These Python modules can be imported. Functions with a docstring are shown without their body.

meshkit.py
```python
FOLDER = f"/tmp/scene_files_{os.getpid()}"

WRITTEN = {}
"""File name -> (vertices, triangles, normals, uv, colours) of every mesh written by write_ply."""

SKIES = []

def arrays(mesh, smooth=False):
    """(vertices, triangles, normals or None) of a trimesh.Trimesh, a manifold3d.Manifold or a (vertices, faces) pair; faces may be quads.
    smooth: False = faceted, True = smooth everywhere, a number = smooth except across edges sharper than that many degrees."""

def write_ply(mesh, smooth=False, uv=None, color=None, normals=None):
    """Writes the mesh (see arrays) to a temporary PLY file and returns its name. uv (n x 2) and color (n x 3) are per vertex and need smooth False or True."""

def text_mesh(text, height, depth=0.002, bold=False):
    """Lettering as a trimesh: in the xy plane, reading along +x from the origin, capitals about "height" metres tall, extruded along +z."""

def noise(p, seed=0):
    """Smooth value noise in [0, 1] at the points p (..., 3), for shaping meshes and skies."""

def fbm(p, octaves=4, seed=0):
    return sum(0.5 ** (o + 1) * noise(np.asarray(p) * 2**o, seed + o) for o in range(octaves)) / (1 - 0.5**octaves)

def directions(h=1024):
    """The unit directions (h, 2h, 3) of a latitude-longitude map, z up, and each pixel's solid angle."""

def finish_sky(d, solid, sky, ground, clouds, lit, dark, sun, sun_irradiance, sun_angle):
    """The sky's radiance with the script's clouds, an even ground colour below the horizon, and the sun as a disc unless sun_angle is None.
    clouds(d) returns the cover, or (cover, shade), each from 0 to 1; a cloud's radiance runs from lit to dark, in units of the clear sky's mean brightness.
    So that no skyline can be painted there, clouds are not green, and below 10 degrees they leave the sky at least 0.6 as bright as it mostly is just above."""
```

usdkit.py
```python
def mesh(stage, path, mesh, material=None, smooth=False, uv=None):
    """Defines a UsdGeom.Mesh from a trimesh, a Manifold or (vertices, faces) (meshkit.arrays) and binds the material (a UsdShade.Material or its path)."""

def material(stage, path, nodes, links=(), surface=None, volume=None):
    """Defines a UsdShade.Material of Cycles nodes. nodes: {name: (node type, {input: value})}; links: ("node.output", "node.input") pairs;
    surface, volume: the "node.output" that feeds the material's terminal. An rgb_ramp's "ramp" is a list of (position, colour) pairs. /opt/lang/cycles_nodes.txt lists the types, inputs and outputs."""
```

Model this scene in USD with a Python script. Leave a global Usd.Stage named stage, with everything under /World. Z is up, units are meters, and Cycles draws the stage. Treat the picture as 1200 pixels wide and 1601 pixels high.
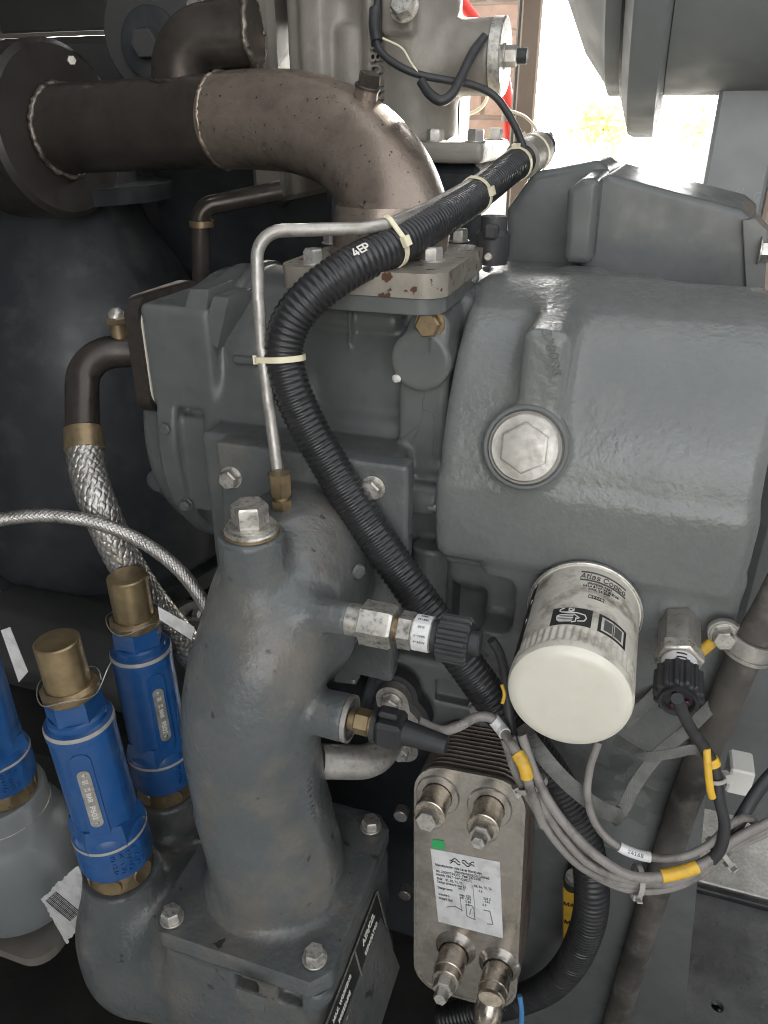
import math, random
import numpy as np, trimesh
import manifold3d as m3
import shapely
from shapely import geometry as sg, affinity as sa, ops as so
import usdkit, meshkit
from pxr import Usd, UsdGeom, UsdLux, UsdShade, Gf, Sdf, Vt

random.seed(7); RNG = np.random.default_rng(7)
stage = Usd.Stage.CreateInMemory()
UsdGeom.SetStageUpAxis(stage, UsdGeom.Tokens.z); UsdGeom.SetStageMetersPerUnit(stage, 1.0)
UsdGeom.Xform.Define(stage, '/World'); UsdGeom.Scope.Define(stage, '/World/Looks')

# ------------------------------------------------------------------ camera, sky, sun, exposure
EXPOSURE = 2.64
TH, PS, EYE, FPX = math.radians(27), math.radians(18.4), np.array([0, 0, 1.5]), 1202.0
FW = np.array([-math.sin(PS)*math.cos(TH), math.cos(PS)*math.cos(TH), -math.sin(TH)])
RT = np.array([math.cos(PS), math.sin(PS), 0.0]); UP = np.cross(RT, FW)
cam = UsdGeom.Camera.Define(stage, '/World/camera')
cam.CreateHorizontalApertureAttr(24.0); cam.CreateVerticalApertureAttr(32.02)
cam.CreateFocalLengthAttr(24.0*FPX/1200); cam.CreateClippingRangeAttr(Gf.Vec2f(0.02, 200))
cam.CreateExposureAttr(EXPOSURE)
M = Gf.Matrix4d(*RT, 0, *UP, 0, *(-FW), 0, *EYE, 1)
cam.AddTransformOp().Set(M)

SUN_EL, SUN_AZ = math.radians(26), math.radians(5)        # azimuth from +Y towards +X
sun_dir = np.array([math.sin(SUN_AZ)*math.cos(SUN_EL), math.cos(SUN_AZ)*math.cos(SUN_EL), math.sin(SUN_EL)])
SKY = 0.12; ROOF_Y0 = .05; ROOF_R = .95; GAP_L = -.22; GAP_R = 1.0; FRONT_TOP = 1.0  # sky strength; edges of the unseen roof and front panels that steer light
sm = usdkit.material(stage, '/World/Looks/sky_light', {
    's': ('sky_texture', {'sky_type': 'single_scattering', 'sun_disc': False, 'sun_elevation': SUN_EL, 'sun_rotation': math.atan2(sun_dir[0], sun_dir[1]), 'aerosol_density': 2.0}),
    'h': ('hsv', {'saturation': 0.12}),
    'b': ('background_shader', {'strength': SKY})}, [('s.color', 'h.color'), ('h.color', 'b.color')], surface='b.background')
dome = UsdLux.DomeLight.Define(stage, '/World/sky'); UsdShade.MaterialBindingAPI.Apply(dome.GetPrim()).Bind(sm)
dome.GetPrim().SetCustomDataByKey('kind', 'structure')
sun = UsdLux.DistantLight.Define(stage, '/World/sun'); sun.CreateNormalizeAttr(True); sun.CreateIntensityAttr(1.2); sun.CreateAngleAttr(0.53)
sun.CreateColorAttr(Gf.Vec3f(1.0, 0.95, 0.86))
zx = sun_dir; xx = np.cross([0, 0, 1], zx); xx /= np.linalg.norm(xx); yx = np.cross(zx, xx)
sun.AddTransformOp().Set(Gf.Matrix4d(*xx, 0, *yx, 0, *zx, 0, 0, 0, 5, 1))

# ------------------------------------------------------------------ picture helpers: a pixel of the 1200 x 1601 photograph on a plane
def ray(px, py): return FW + RT*(px-600)/FPX - UP*(py-800.5)/FPX
def D(px, py, d): return EYE + d*ray(px, py)
def PX(px, py, x): r = ray(px, py); return EYE + r*(x-EYE[0])/r[0]
def PY(px, py, y): r = ray(px, py); return EYE + r*(y-EYE[1])/r[1]
def PZ(px, py, z): r = ray(px, py); return EYE + r*(z-EYE[2])/r[2]
V = lambda *a: np.array(a, float)
X, Y, Z = V(1, 0, 0), V(0, 1, 0), V(0, 0, 1)
def unit(a): a = np.asarray(a, float); return a/np.linalg.norm(a)

# ------------------------------------------------------------------ scene helpers
_count, _base = {}, {}
def numbered(path):
    k = _count.get(path, -1) + 1; _count[path] = k
    return path if k == 0 else f'{path}_{k:03d}'
def tag(prim, label=None, cat=None, group=None, kind=None):
    for k, v in (('label', label), ('category', cat), ('group', group), ('kind', kind)):
        if v: prim.SetCustomDataByKey(k, v)
def thing(name, label, cat, base, group=None):
    p = numbered('/World/' + name); x = UsdGeom.Xform.Define(stage, p)
    x.AddTranslateOp().Set(Gf.Vec3d(*map(float, base))); tag(x.GetPrim(), label, cat, group); _base[p] = np.asarray(base, float)
    return p
def cat_(ms):
    vs, fs, n = [], [], 0
    for v, f in ms: vs.append(np.asarray(v, float)); fs.append(np.asarray(f, int) + n); n += len(v)
    return np.vstack(vs), np.vstack(fs)
def va(m):
    if isinstance(m, list): return cat_([va(q) for q in m])
    if hasattr(m, 'to_mesh'): q = m.to_mesh(); return np.array(q.vert_properties[:, :3], float), np.array(q.tri_verts, int)
    if isinstance(m, trimesh.Trimesh): return np.array(m.vertices), np.array(m.faces)
    v, f = m; f = np.asarray(f, int)
    if f.shape[1] == 4: f = np.vstack([f[:, [0, 1, 2]], f[:, [0, 2, 3]]])
    return np.asarray(v, float), f
def part(parent, name, mesh, mat, smooth=35, label=None, kind=None):
    p = numbered(f'{parent}/{name}'); root = '/'.join(parent.split('/')[:3])
    v, f = va(mesh); v = v - _base.get(root, 0)
    m = usdkit.mesh(stage, p, (v, f), mat, smooth=smooth); tag(m.GetPrim(), label, None, None, kind)
    return p
def solo(name, mesh, mat, label=None, cat=None, group=None, kind=None, smooth=35):
    p = numbered('/World/' + name); m = usdkit.mesh(stage, p, va(mesh), mat, smooth=smooth); tag(m.GetPrim(), label, cat, group, kind)
    return p

# ------------------------------------------------------------------ shapes
def frame(ax):
    ax = unit(ax); r = Z if abs(ax[2]) < .9 else Y
    u = unit(np.cross(r, ax)); return u, np.cross(ax, u), ax
def lathe(prof, p0, ax, n=40, mod=None, ref=None):
    """prof: (radius, height) pairs; outward when the profile runs up its axis."""
    u, w, a = frame(ax)
    if ref is not None: w = unit(np.cross(a, ref)); u = np.cross(w, a)
    prof = np.asarray(prof, float); t = np.arange(n)*2*np.pi/n
    R = prof[:, 0][:, None]*np.ones(n)
    if mod is not None: R = R*mod(t[None, :], prof[:, 1][:, None])
    v = np.asarray(p0) + R[..., None]*(np.cos(t)[:, None]*u + np.sin(t)[:, None]*w) + prof[:, 1][:, None, None]*a
    v = v.reshape(-1, 3); k = len(prof); i, j = np.meshgrid(np.arange(k-1), np.arange(n), indexing='ij')
    q = np.stack([i*n+j, i*n+(j+1) % n, (i+1)*n+(j+1) % n, (i+1)*n+j], -1).reshape(-1, 4)
    return v, np.vstack([q[:, [0, 1, 2]], q[:, [0, 2, 3]]])
def disc(r, h, p0, ax, n=32, b=.001): return lathe([(0, 0), (r, 0), (r, h-b), (r-b, h), (0, h)], p0, ax, n)
def hexp(af, h, p0, ax, b=.12, ref=None):
    r = af/math.sqrt(3)
    return lathe([(0, 0), (r, 0), (r, h*(1-b)), (r*.9, h), (0, h)], p0, ax, 6, ref=ref)
def bolt(p, ax, af=.013, h=.0065, washer=True, ref=None):
    p = np.asarray(p, float); a = unit(ax); out = []
    if washer: out.append(disc(af*.68, .0016, p-.0002*a, a, 28, .0004)); p = p+.0014*a
    r = af/math.sqrt(3)
    u, w, _ = frame(a)
    if ref is None:
        q = RNG.uniform(0, 1); ref = u*math.cos(q)+w*math.sin(q)
    out.append(lathe([(0, 0), (r, 0), (r, h*.82), (r*.86, h), (0, h)], p, a, 6, ref=ref)); return cat_(out)
def spline(pts, n=8):
    P = np.asarray(pts, float); k = len(P)
    if k < 3: return np.linspace(P[0], P[-1], n*2)
    Q = np.vstack([2*P[0]-P[1], P, 2*P[-1]-P[-2]]); out = []
    for i in range(1, k):
        p0, p1, p2, p3 = Q[i-1:i+3]
        t0 = 0; t1 = t0+max(np.linalg.norm(p1-p0), 1e-6)**.5; t2 = t1+max(np.linalg.norm(p2-p1), 1e-6)**.5; t3 = t2+max(np.linalg.norm(p3-p2), 1e-6)**.5
        t = np.linspace(t1, t2, n, endpoint=False)[:, None]
        a1 = (t1-t)/(t1-t0)*p0+(t-t0)/(t1-t0)*p1; a2 = (t2-t)/(t2-t1)*p1+(t-t1)/(t2-t1)*p2; a3 = (t3-t)/(t3-t2)*p2+(t-t2)/(t3-t2)*p3
        b1 = (t2-t)/(t2-t0)*a1+(t-t0)/(t2-t0)*a2; b2 = (t3-t)/(t3-t1)*a2+(t-t1)/(t3-t1)*a3
        out.append((t2-t)/(t2-t1)*b1+(t-t1)/(t2-t1)*b2)
    return np.vstack([np.vstack(out), P[-1:]])
def resample(P, step):
    s = np.r_[0, np.cumsum(np.linalg.norm(np.diff(P, axis=0), axis=1))]; n = max(2, int(s[-1]/step)+1); t = np.linspace(0, s[-1], n)
    return np.stack([np.interp(t, s, P[:, k]) for k in range(3)], 1), t
def corner(pts, r, n=7):
    """polyline with rounded corners, as a bent pipe"""
    P = [np.asarray(p, float) for p in pts]; out = [P[0]]
    for a, b, c in zip(P[:-2], P[1:-1], P[2:]):
        d1, d2 = unit(a-b), unit(c-b); ang = math.acos(np.clip(d1@d2, -1, 1)); L = min(r/math.tan(ang/2), .49*np.linalg.norm(a-b), .49*np.linalg.norm(c-b))
        s, e = b+d1*L, b+d2*L; rr = L*math.tan(ang/2); m = unit(d1+d2); o = b+m*rr/math.sin(ang/2)
        x0 = unit(s-o); nrm = unit(np.cross(s-o, e-o)); y0 = np.cross(nrm, x0); tot = math.pi-ang
        out += [o+rr*(x0*math.cos(q)+y0*math.sin(q)) for q in np.linspace(0, tot, n)]
    return np.array(out+[P[-1]])
def frames(P):
    T = np.gradient(P, axis=0); T /= np.maximum(np.linalg.norm(T, axis=1, keepdims=True), 1e-9)
    u = np.zeros_like(P); a = frame(T[0])[0]
    for i, t in enumerate(T):
        a = a-(a@t)*t; a /= np.linalg.norm(a); u[i] = a
    return T, u, np.cross(T, u)
def tube(P, r, n=14, cap=True, h=None):
    """P: centre line; r: radius (number or per point); h: optional height field h(angle, length)"""
    P = np.asarray(P, float); T, u, w = frames(P); k = len(P); t = np.arange(n)*2*np.pi/n
    R = (np.zeros(k)+r)[:, None]*np.ones(n)
    if h is not None:
        s = np.r_[0, np.cumsum(np.linalg.norm(np.diff(P, axis=0), axis=1))]; R = R+h(t[None, :], s[:, None])
    v = P[:, None]+R[..., None]*(np.cos(t)[:, None]*u[:, None]+np.sin(t)[:, None]*w[:, None]); v = v.reshape(-1, 3)
    i, j = np.meshgrid(np.arange(k-1), np.arange(n), indexing='ij')
    q = np.stack([i*n+j, i*n+(j+1) % n, (i+1)*n+(j+1) % n, (i+1)*n+j], -1).reshape(-1, 4); f = np.vstack([q[:, [0, 1, 2]], q[:, [0, 2, 3]]])
    if cap:
        v = np.vstack([v, P[:1], P[-1:]]); a = np.arange(n); b = (a+1) % n
        f = np.vstack([f, np.stack([np.full(n, k*n), b, a], 1), np.stack([np.full(n, k*n+1), (k-1)*n+a, (k-1)*n+b], 1)])
    return v, f
def rbox(lo, hi, b=.003):
    lo, hi = np.minimum(lo, hi), np.maximum(lo, hi); b = min(b, .49*float((hi-lo).min())); pts = []
    for s in np.ndindex(2, 2, 2):
        c = np.where(s, hi, lo).astype(float); g = np.where(s, -1, 1)*b
        pts += [c+g*[0, 1, 1], c+g*[1, 0, 1], c+g*[1, 1, 0]]
    return va(m3.Manifold.hull_points(np.array(pts, np.float32)))
BALL = trimesh.creation.icosphere(subdivisions=2).vertices
def rhull(pts, r):
    """hull with rounded edges; the points are pulled in by r first"""
    P = np.asarray(pts, float); c = P.mean(0); e = np.ptp(P, axis=0); q = c+(P-c)*np.clip(1-2*r/np.maximum(e, 1e-6), .05, 1)
    return va(m3.Manifold.hull_points((q[:, None]+BALL[None]*r).reshape(-1, 3).astype(np.float32)))
def hull(pts): return va(m3.Manifold.hull_points(np.asarray(pts, np.float32)))
def prism(poly, o, u, w, depth, b=0.0):
    """shapely polygon in the (u, w) plane at o, thickened by depth along u x w, optional chamfer on the far edge"""
    u, w = unit(u), unit(w); n = np.cross(u, w); out = []
    for g in getattr(poly, 'geoms', [poly]):
        if g.is_empty or g.area < 1e-12: continue
        m = trimesh.creation.extrude_polygon(g, depth, engine='earcut'); out.append((np.array(m.vertices), np.array(m.faces)))
    v, f = cat_(out); v = np.asarray(o)+v[:, :1]*u+v[:, 1:2]*w+v[:, 2:]*n
    return v, f
def rrect(w, h, r, cx=0, cy=0): return sg.box(cx-w/2+r, cy-h/2+r, cx+w/2-r, cy+h/2-r).buffer(r, 6)
def text(t, height, depth=.0004, bold=False):
    m = meshkit.text_mesh(t, height, depth, bold); v = np.array(m.vertices); v[:, 0] -= (v[:, 0].min()+v[:, 0].max())/2; v[:, 1] -= height/2
    return v, np.array(m.faces)
def on_plane(m, o, u, w):
    v, f = m; u, w = unit(u), unit(w); return np.asarray(o)+v[:, :1]*u+v[:, 1:2]*w+v[:, 2:]*np.cross(u, w), f
def strokes(lines, wd, depth=.0004):
    g = so.unary_union([sg.LineString(l).buffer(wd/2, 3) for l in lines]); return prism(g, V(0, 0, 0), X, Y, depth)
def xf(m, o, R=np.eye(3)): v, f = va(m); return v@np.asarray(R).T+np.asarray(o), f

# ------------------------------------------------------------------ cast shapes: distance fields meshed by surface nets
def smin(a, b, k): h = np.clip(.5+.5*(b-a)/k, 0, 1); return b*(1-h)+a*h-k*h*(1-h)
def smax(a, b, k): return -smin(-a, -b, k)
def s_box(p, lo, hi, r=.004):
    lo, hi = np.minimum(lo, hi), np.maximum(lo, hi); q = np.abs(p-(lo+hi)/2)-((hi-lo)/2-r)
    return np.linalg.norm(np.maximum(q, 0), axis=1)+np.minimum(q.max(1), 0)-r
def s_cyl(p, a, b, r, e=.003):
    a, b = np.asarray(a, float), np.asarray(b, float); L = np.linalg.norm(b-a); d = (b-a)/L; t = (p-a)@d
    rad = np.linalg.norm(p-a-t[:, None]*d, axis=1); q0 = rad-(r-e); q1 = np.abs(t-L/2)-(L/2-e)
    return np.minimum(np.maximum(q0, q1), 0)+np.sqrt(np.maximum(q0, 0)**2+np.maximum(q1, 0)**2)-e
def s_cone(p, a, b, r0, r1):
    a, b = np.asarray(a, float), np.asarray(b, float); d = b-a; t = np.clip((p-a)@d/(d@d), 0, 1)
    return np.linalg.norm(p-a-t[:, None]*d, axis=1)-(r0+(r1-r0)*t)
def s_ell(p, c, r): q = (p-c)/r; k = np.linalg.norm(q, axis=1); return (k-1)*min(r)
def sdf_mesh(fn, lo, hi, h, rough=0.0):
    lo, hi = np.asarray(lo, float), np.asarray(hi, float); n = np.ceil((hi-lo)/h).astype(int)+1
    ax = [lo[k]+h*np.arange(n[k]) for k in range(3)]; G = np.empty(n, np.float32)
    yz = np.stack(np.meshgrid(ax[1], ax[2], indexing='ij'), -1).reshape(-1, 2); st = max(1, 200000//len(yz))
    for i in range(0, n[0], st):
        xs = ax[0][i:i+st]; p = np.concatenate([np.repeat(xs, len(yz))[:, None], np.tile(yz, (len(xs), 1))], 1)
        G[i:i+st] = fn(p).reshape(len(xs), n[1], n[2])
    s = G < 0; c = np.zeros(n-1, np.int8)
    cnt = sum(s[a:n[0]-1+a, b:n[1]-1+b, d:n[2]-1+d].astype(np.int8) for a, b, d in np.ndindex(2, 2, 2)); act = (cnt > 0) & (cnt < 8)
    idx = np.full(n-1, -1, np.int64); I = np.argwhere(act); idx[act] = np.arange(len(I))
    acc = np.zeros((len(I), 3)); num = np.zeros(len(I)); cs = list(np.ndindex(2, 2, 2))
    g = {q: G[I[:, 0]+q[0], I[:, 1]+q[1], I[:, 2]+q[2]] for q in cs}
    for q in cs:
        for k in range(3):
            if q[k]: continue
            e = list(q); e[k] = 1; e = tuple(e); a, b = g[q], g[e]; x = (a < 0) != (b < 0); t = np.where(x, a/np.where(x, a-b, 1), 0)
            pt = np.tile(np.array(q, float), (len(I), 1)); pt[:, k] = t; acc += pt*x[:, None]; num += x
    v = lo+h*(I+acc/num[:, None]); F = []
    for k in range(3):
        a = [slice(1, m-1) for m in n]; a[k] = slice(0, n[k]-1); b = [slice(1, m-1) for m in n]; b[k] = slice(1, n[k])
        x = s[tuple(a)] != s[tuple(b)]; J = np.argwhere(x); J[:, [m for m in range(3) if m != k]] += 1
        ins = s[J[:, 0], J[:, 1], J[:, 2]]; u, w = (k+1) % 3, (k+2) % 3; e = []
        for du, dw in ((0, 0), (1, 0), (1, 1), (0, 1)):
            q = J.copy(); q[:, u] -= 1-du; q[:, w] -= 1-dw; e.append(idx[q[:, 0], q[:, 1], q[:, 2]])
        e = np.stack(e, 1); e[~ins] = e[~ins][:, ::-1]; F.append(e)
    F = np.vstack(F)
    for _ in range(2):
        d = fn(v); eps = h*.3; gr = np.stack([fn(v+eps*np.eye(3)[k])-fn(v-eps*np.eye(3)[k]) for k in range(3)], 1)/(2*eps)
        v = v-np.clip(d, -h, h)[:, None]*gr/np.maximum((gr**2).sum(1), .25)[:, None]*.9
    if rough: v = v+((meshkit.fbm(v*45+7, 3)-.5)*rough*2)[:, None]*gr/np.maximum(np.linalg.norm(gr, axis=1, keepdims=True), .3)
    return v, np.vstack([F[:, [0, 1, 2]], F[:, [0, 2, 3]]])

# ------------------------------------------------------------------ materials
LK = '/World/Looks/'
def paint(name, c1, c2, rough=.4, metal=0.0, grain=350, relief=.00012, vary=7, bevel=0.0, rv=.12, spec=.5, detail=3, dirt=None, dirt_amt=.5, dirt_scale=20, coat=0.0, spot=None, spot_scale=150, spot_t=.66):
    n = {'g': ('geometry', {}), 'v': ('noise_texture', {'scale': vary, 'detail': 5.0, 'roughness': .6}), 'm': ('mix_color', {'a': c1, 'b': c2}),
         'r': ('map_range', {'from_min': .3, 'from_max': .7, 'to_min': rough-rv, 'to_max': rough+rv}), 'vr': ('noise_texture', {'scale': vary*4.3, 'detail': 4.0}),
         'vv': ('map_range', {'from_min': .35, 'from_max': .65, 'clamp': True}),
         'n': ('noise_texture', {'scale': grain, 'detail': float(detail), 'roughness': .55}), 'b': ('bump', {'strength': 1.0, 'distance': relief}),
         'p': ('principled_bsdf', {'metallic': metal, 'specular_ior_level': spec, 'coat_weight': coat, 'coat_roughness': .15})}
    l = [('g.position', 'v.vector'), ('g.position', 'n.vector'), ('g.position', 'vr.vector'), ('v.fac', 'vv.value'), ('vv.result', 'm.fac'), ('vr.fac', 'r.value'), ('r.result', 'p.roughness'),
         ('n.fac', 'b.height'), ('b.normal', 'p.normal')]
    out = 'm.result'
    if dirt is not None:
        n['d'] = ('noise_texture', {'scale': dirt_scale, 'detail': 6.0, 'roughness': .65}); n['dr'] = ('map_range', {'from_min': .5, 'from_max': .68, 'to_max': dirt_amt, 'clamp': True}); n['dm'] = ('mix_color', {'b': dirt})
        l += [('g.position', 'd.vector'), ('d.fac', 'dr.value'), ('dr.result', 'dm.fac'), (out, 'dm.a')]; out = 'dm.result'
    if spot is not None:
        n['s'] = ('noise_texture', {'scale': spot_scale, 'detail': 3.0}); n['sr'] = ('map_range', {'from_min': spot_t, 'from_max': spot_t+.03, 'clamp': True}); n['sx'] = ('mix_color', {'b': spot})
        l += [('g.position', 's.vector'), ('s.fac', 'sr.value'), ('sr.result', 'sx.fac'), (out, 'sx.a')]; out = 'sx.result'
    l.append((out, 'p.base_color'))
    if bevel: n['bv'] = ('bevel', {'radius': bevel, 'samples': 4}); l.append(('bv.bevel', 'b.normal'))
    return usdkit.material(stage, LK+name, n, l, surface='p.BSDF')
grey_c1, grey_c2 = (.074, .078, .076), (.092, .096, .092)
m_cast = paint('cast_grey_paint', (.116, .121, .116), (.134, .139, .132), .29, grain=150, relief=.0009, rv=.10, dirt=(.17, .165, .15), dirt_amt=.35, dirt_scale=16, detail=2)
m_smooth = paint('smooth_grey_paint', grey_c1, grey_c2, .36, grain=500, relief=.00006, bevel=.002, dirt=(.15, .15, .14), dirt_amt=.25, dirt_scale=12)
m_elbow = paint('weathered_cast_paint', (.068, .075, .075), (.085, .09, .087), .33, grain=200, relief=.0008, rv=.1, dirt=(.15, .128, .105), dirt_amt=.6, dirt_scale=11, spot=(.035, .03, .027), spot_scale=55, spot_t=.68)
m_dark = paint('charcoal_and_shade_paint', (.016, .018, .02), (.024, .026, .028), .42, grain=300, relief=.00015, vary=5, dirt=(.07, .07, .068), dirt_amt=.3)  # charcoal; on the oil vessel and gap box it holds their shade
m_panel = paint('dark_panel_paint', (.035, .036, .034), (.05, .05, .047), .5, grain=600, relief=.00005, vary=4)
m_black = paint('black_rubber', (.012, .012, .013), (.022, .022, .023), .5, grain=500, relief=.00004, vary=12, dirt=(.06, .058, .055), dirt_amt=.25, dirt_scale=40)
m_conduit = paint('black_corrugated_plastic', (.009, .009, .0095), (.014, .014, .0145), .32, grain=500, relief=.00003, vary=12, dirt=(.05, .05, .048), dirt_amt=.18, dirt_scale=50)
m_steel = paint('zinc_steel', (.55, .53, .48), (.42, .40, .36), .38, metal=.85, grain=500, relief=.00008, vary=60, rv=.15, dirt=(.16, .13, .10), dirt_amt=.6, dirt_scale=110)
m_tube = paint('dull_steel_tube', (.42, .40, .37), (.30, .28, .25), .4, metal=.7, grain=500, relief=.00005, vary=40, dirt=(.2, .17, .14), dirt_amt=.5, dirt_scale=60)
m_bronze = paint('burnt_brown_steel', (.21, .168, .135), (.32, .262, .215), .33, metal=.8, grain=420, relief=.00022, vary=9, rv=.12, dirt=(.20, .165, .13), dirt_amt=.35, dirt_scale=12, spot=(.045, .027, .018), spot_scale=190, spot_t=.665)
m_pipedark = paint('dark_brown_steel', (.046, .039, .034), (.075, .064, .055), .33, metal=.65, grain=300, relief=.0001, vary=8)  # dark brown steel, deeper in tone than the elbow
m_shade_steel = paint('shade_black_steel', (.010, .008, .007), (.018, .015, .013), .42, relief=.0001)  # upper-left shade put into the end flange colour
m_weld = paint('weld_bead_metal', (.24, .21, .18), (.07, .055, .045), .35, metal=.8, grain=300, relief=.0006, vary=80)
m_brass = paint('brushed_brass', (.36, .275, .155), (.23, .175, .10), .42, metal=.9, grain=300, relief=.00004, vary=30, rv=.08, dirt=(.2, .13, .06), dirt_amt=.4, dirt_scale=50)
m_oldbrass = paint('tarnished_brass', (.30, .22, .12), (.2, .15, .09), .42, metal=.8, grain=300, relief=.0001, vary=40, dirt=(.14, .11, .08), dirt_amt=.6, dirt_scale=60)
m_blue = paint('blue_enamel', (.010, .054, .165), (.014, .068, .20), .36, grain=400, relief=.00009, vary=9, coat=.15, dirt=(.05, .085, .15), dirt_amt=.35, dirt_scale=30)
m_white = paint('ivory_enamel', (.60, .57, .48), (.54, .51, .43), .3, grain=300, relief=.00003, vary=9, coat=.2)
m_can = paint('soiled_ivory_enamel', (.62, .585, .50), (.54, .505, .43), .36, grain=300, relief=.00005, vary=14, dirt=(.13, .105, .08), dirt_amt=.95, dirt_scale=30)
m_print = paint('black_print', (.012, .012, .012), (.02, .02, .02), .5, relief=0.0)
m_gprint = paint('grey_print', (.06, .06, .06), (.09, .09, .085), .6, relief=0.0)
m_wprint = paint('white_print', (.7, .69, .63), (.6, .58, .53), .5, relief=0.0)
m_paper = paint('white_label_paper', (.66, .65, .64), (.56, .55, .54), .55, grain=200, relief=.0001, vary=30, dirt=(.38, .36, .33), dirt_amt=.6, dirt_scale=60)
m_green = paint('green_sticker', (.03, .33, .10), (.05, .40, .14), .5, relief=.00002)
m_yellow = paint('yellow_plastic', (.66, .40, .035), (.56, .33, .03), .45, relief=.00003, vary=40, dirt=(.3, .2, .06), dirt_amt=.5, dirt_scale=120)
m_tie = paint('cream_nylon', (.72, .66, .47), (.62, .56, .40), .4, relief=.00002, vary=60)
m_tieg = paint('grey_nylon', (.36, .34, .31), (.28, .26, .24), .45, relief=.00004, vary=60)
m_cable = paint('dusty_grey_cable', (.24, .22, .20), (.17, .155, .14), .55, grain=500, relief=.0001, vary=30, dirt=(.05, .042, .038), dirt_amt=.85, dirt_scale=50)
m_stainless = paint('stainless_sheet', (.47, .435, .385), (.40, .37, .325), .25, metal=.9, grain=250, relief=.00004, vary=14, rv=.07, dirt=(.2, .16, .12), dirt_amt=.4, dirt_scale=25)
m_copper = paint('brazed_plate_edge', (.16, .13, .11), (.10, .08, .07), .4, metal=.8, grain=250, relief=.0001, vary=30)
m_port = paint('turned_stainless', (.50, .45, .38), (.42, .37, .31), .28, metal=.95, grain=300, relief=.00004, vary=40, dirt=(.2, .13, .09), dirt_amt=.4, dirt_scale=80)
m_braid = paint('steel_braid', (.48, .46, .43), (.34, .32, .29), .36, metal=.9, grain=900, relief=.00005, vary=50, dirt=(.1, .09, .08), dirt_amt=.5, dirt_scale=90)
m_strap = paint('grey_braided_strap', (.15, .147, .135), (.09, .088, .08), .55, metal=.3, grain=900, relief=.0003, vary=60)
m_alu = paint('cast_aluminium', (.23, .21, .18), (.175, .16, .138), .5, metal=.25, grain=420, relief=.00028, vary=9, dirt=(.15, .135, .11), dirt_amt=.45, dirt_scale=20)
m_motor = paint('motor_grey_paint', (.17, .18, .18), (.20, .21, .21), .42, grain=350, relief=.00006, vary=6)
m_drum = paint('dim_drum_paint', (.125, .135, .133), (.15, .158, .155), .66, spec=.2, grain=300, relief=.00006, vary=5)
m_wet = paint('wet_black_tray', (.06, .06, .06), (.13, .13, .13), .22, grain=120, relief=.0022, vary=9, rv=.1, detail=4)
m_pale_sheet = paint('pale_sheet_and_daylight', (.66, .65, .60), (.50, .49, .45), .3, metal=.35, grain=300, relief=.00035, vary=45, detail=4)  # pale colour stands in for daylight reflected off the floor sheet
m_red = paint('red_hose_rubber', (.62, .035, .02), (.5, .03, .02), .4, relief=.00004)
m_brick = paint('pale_brown_brick', (.30, .20, .15), (.40, .29, .23), .8, grain=90, relief=.001, vary=12)
m_mortar = paint('lime_mortar', (.46, .40, .34), (.36, .31, .26), .9, grain=150, relief=.001, vary=20)
m_post = paint('brown_painted_post', (.26, .20, .155), (.32, .25, .20), .5, grain=200, relief=.0001, vary=6)
m_concrete = paint('pale_concrete', (.5, .48, .44), (.6, .58, .53), .85, grain=40, relief=.001, vary=2)
m_leaf = paint('overexposed_leaf', (.80, .76, .42), (.70, .70, .38), .55, relief=0.0, vary=30)  # whitish leaf colour holds the overexposure of the yard
m_floor = paint('oily_floor', (.022, .021, .02), (.035, .033, .03), .45, grain=80, relief=.0005, vary=8)
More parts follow.
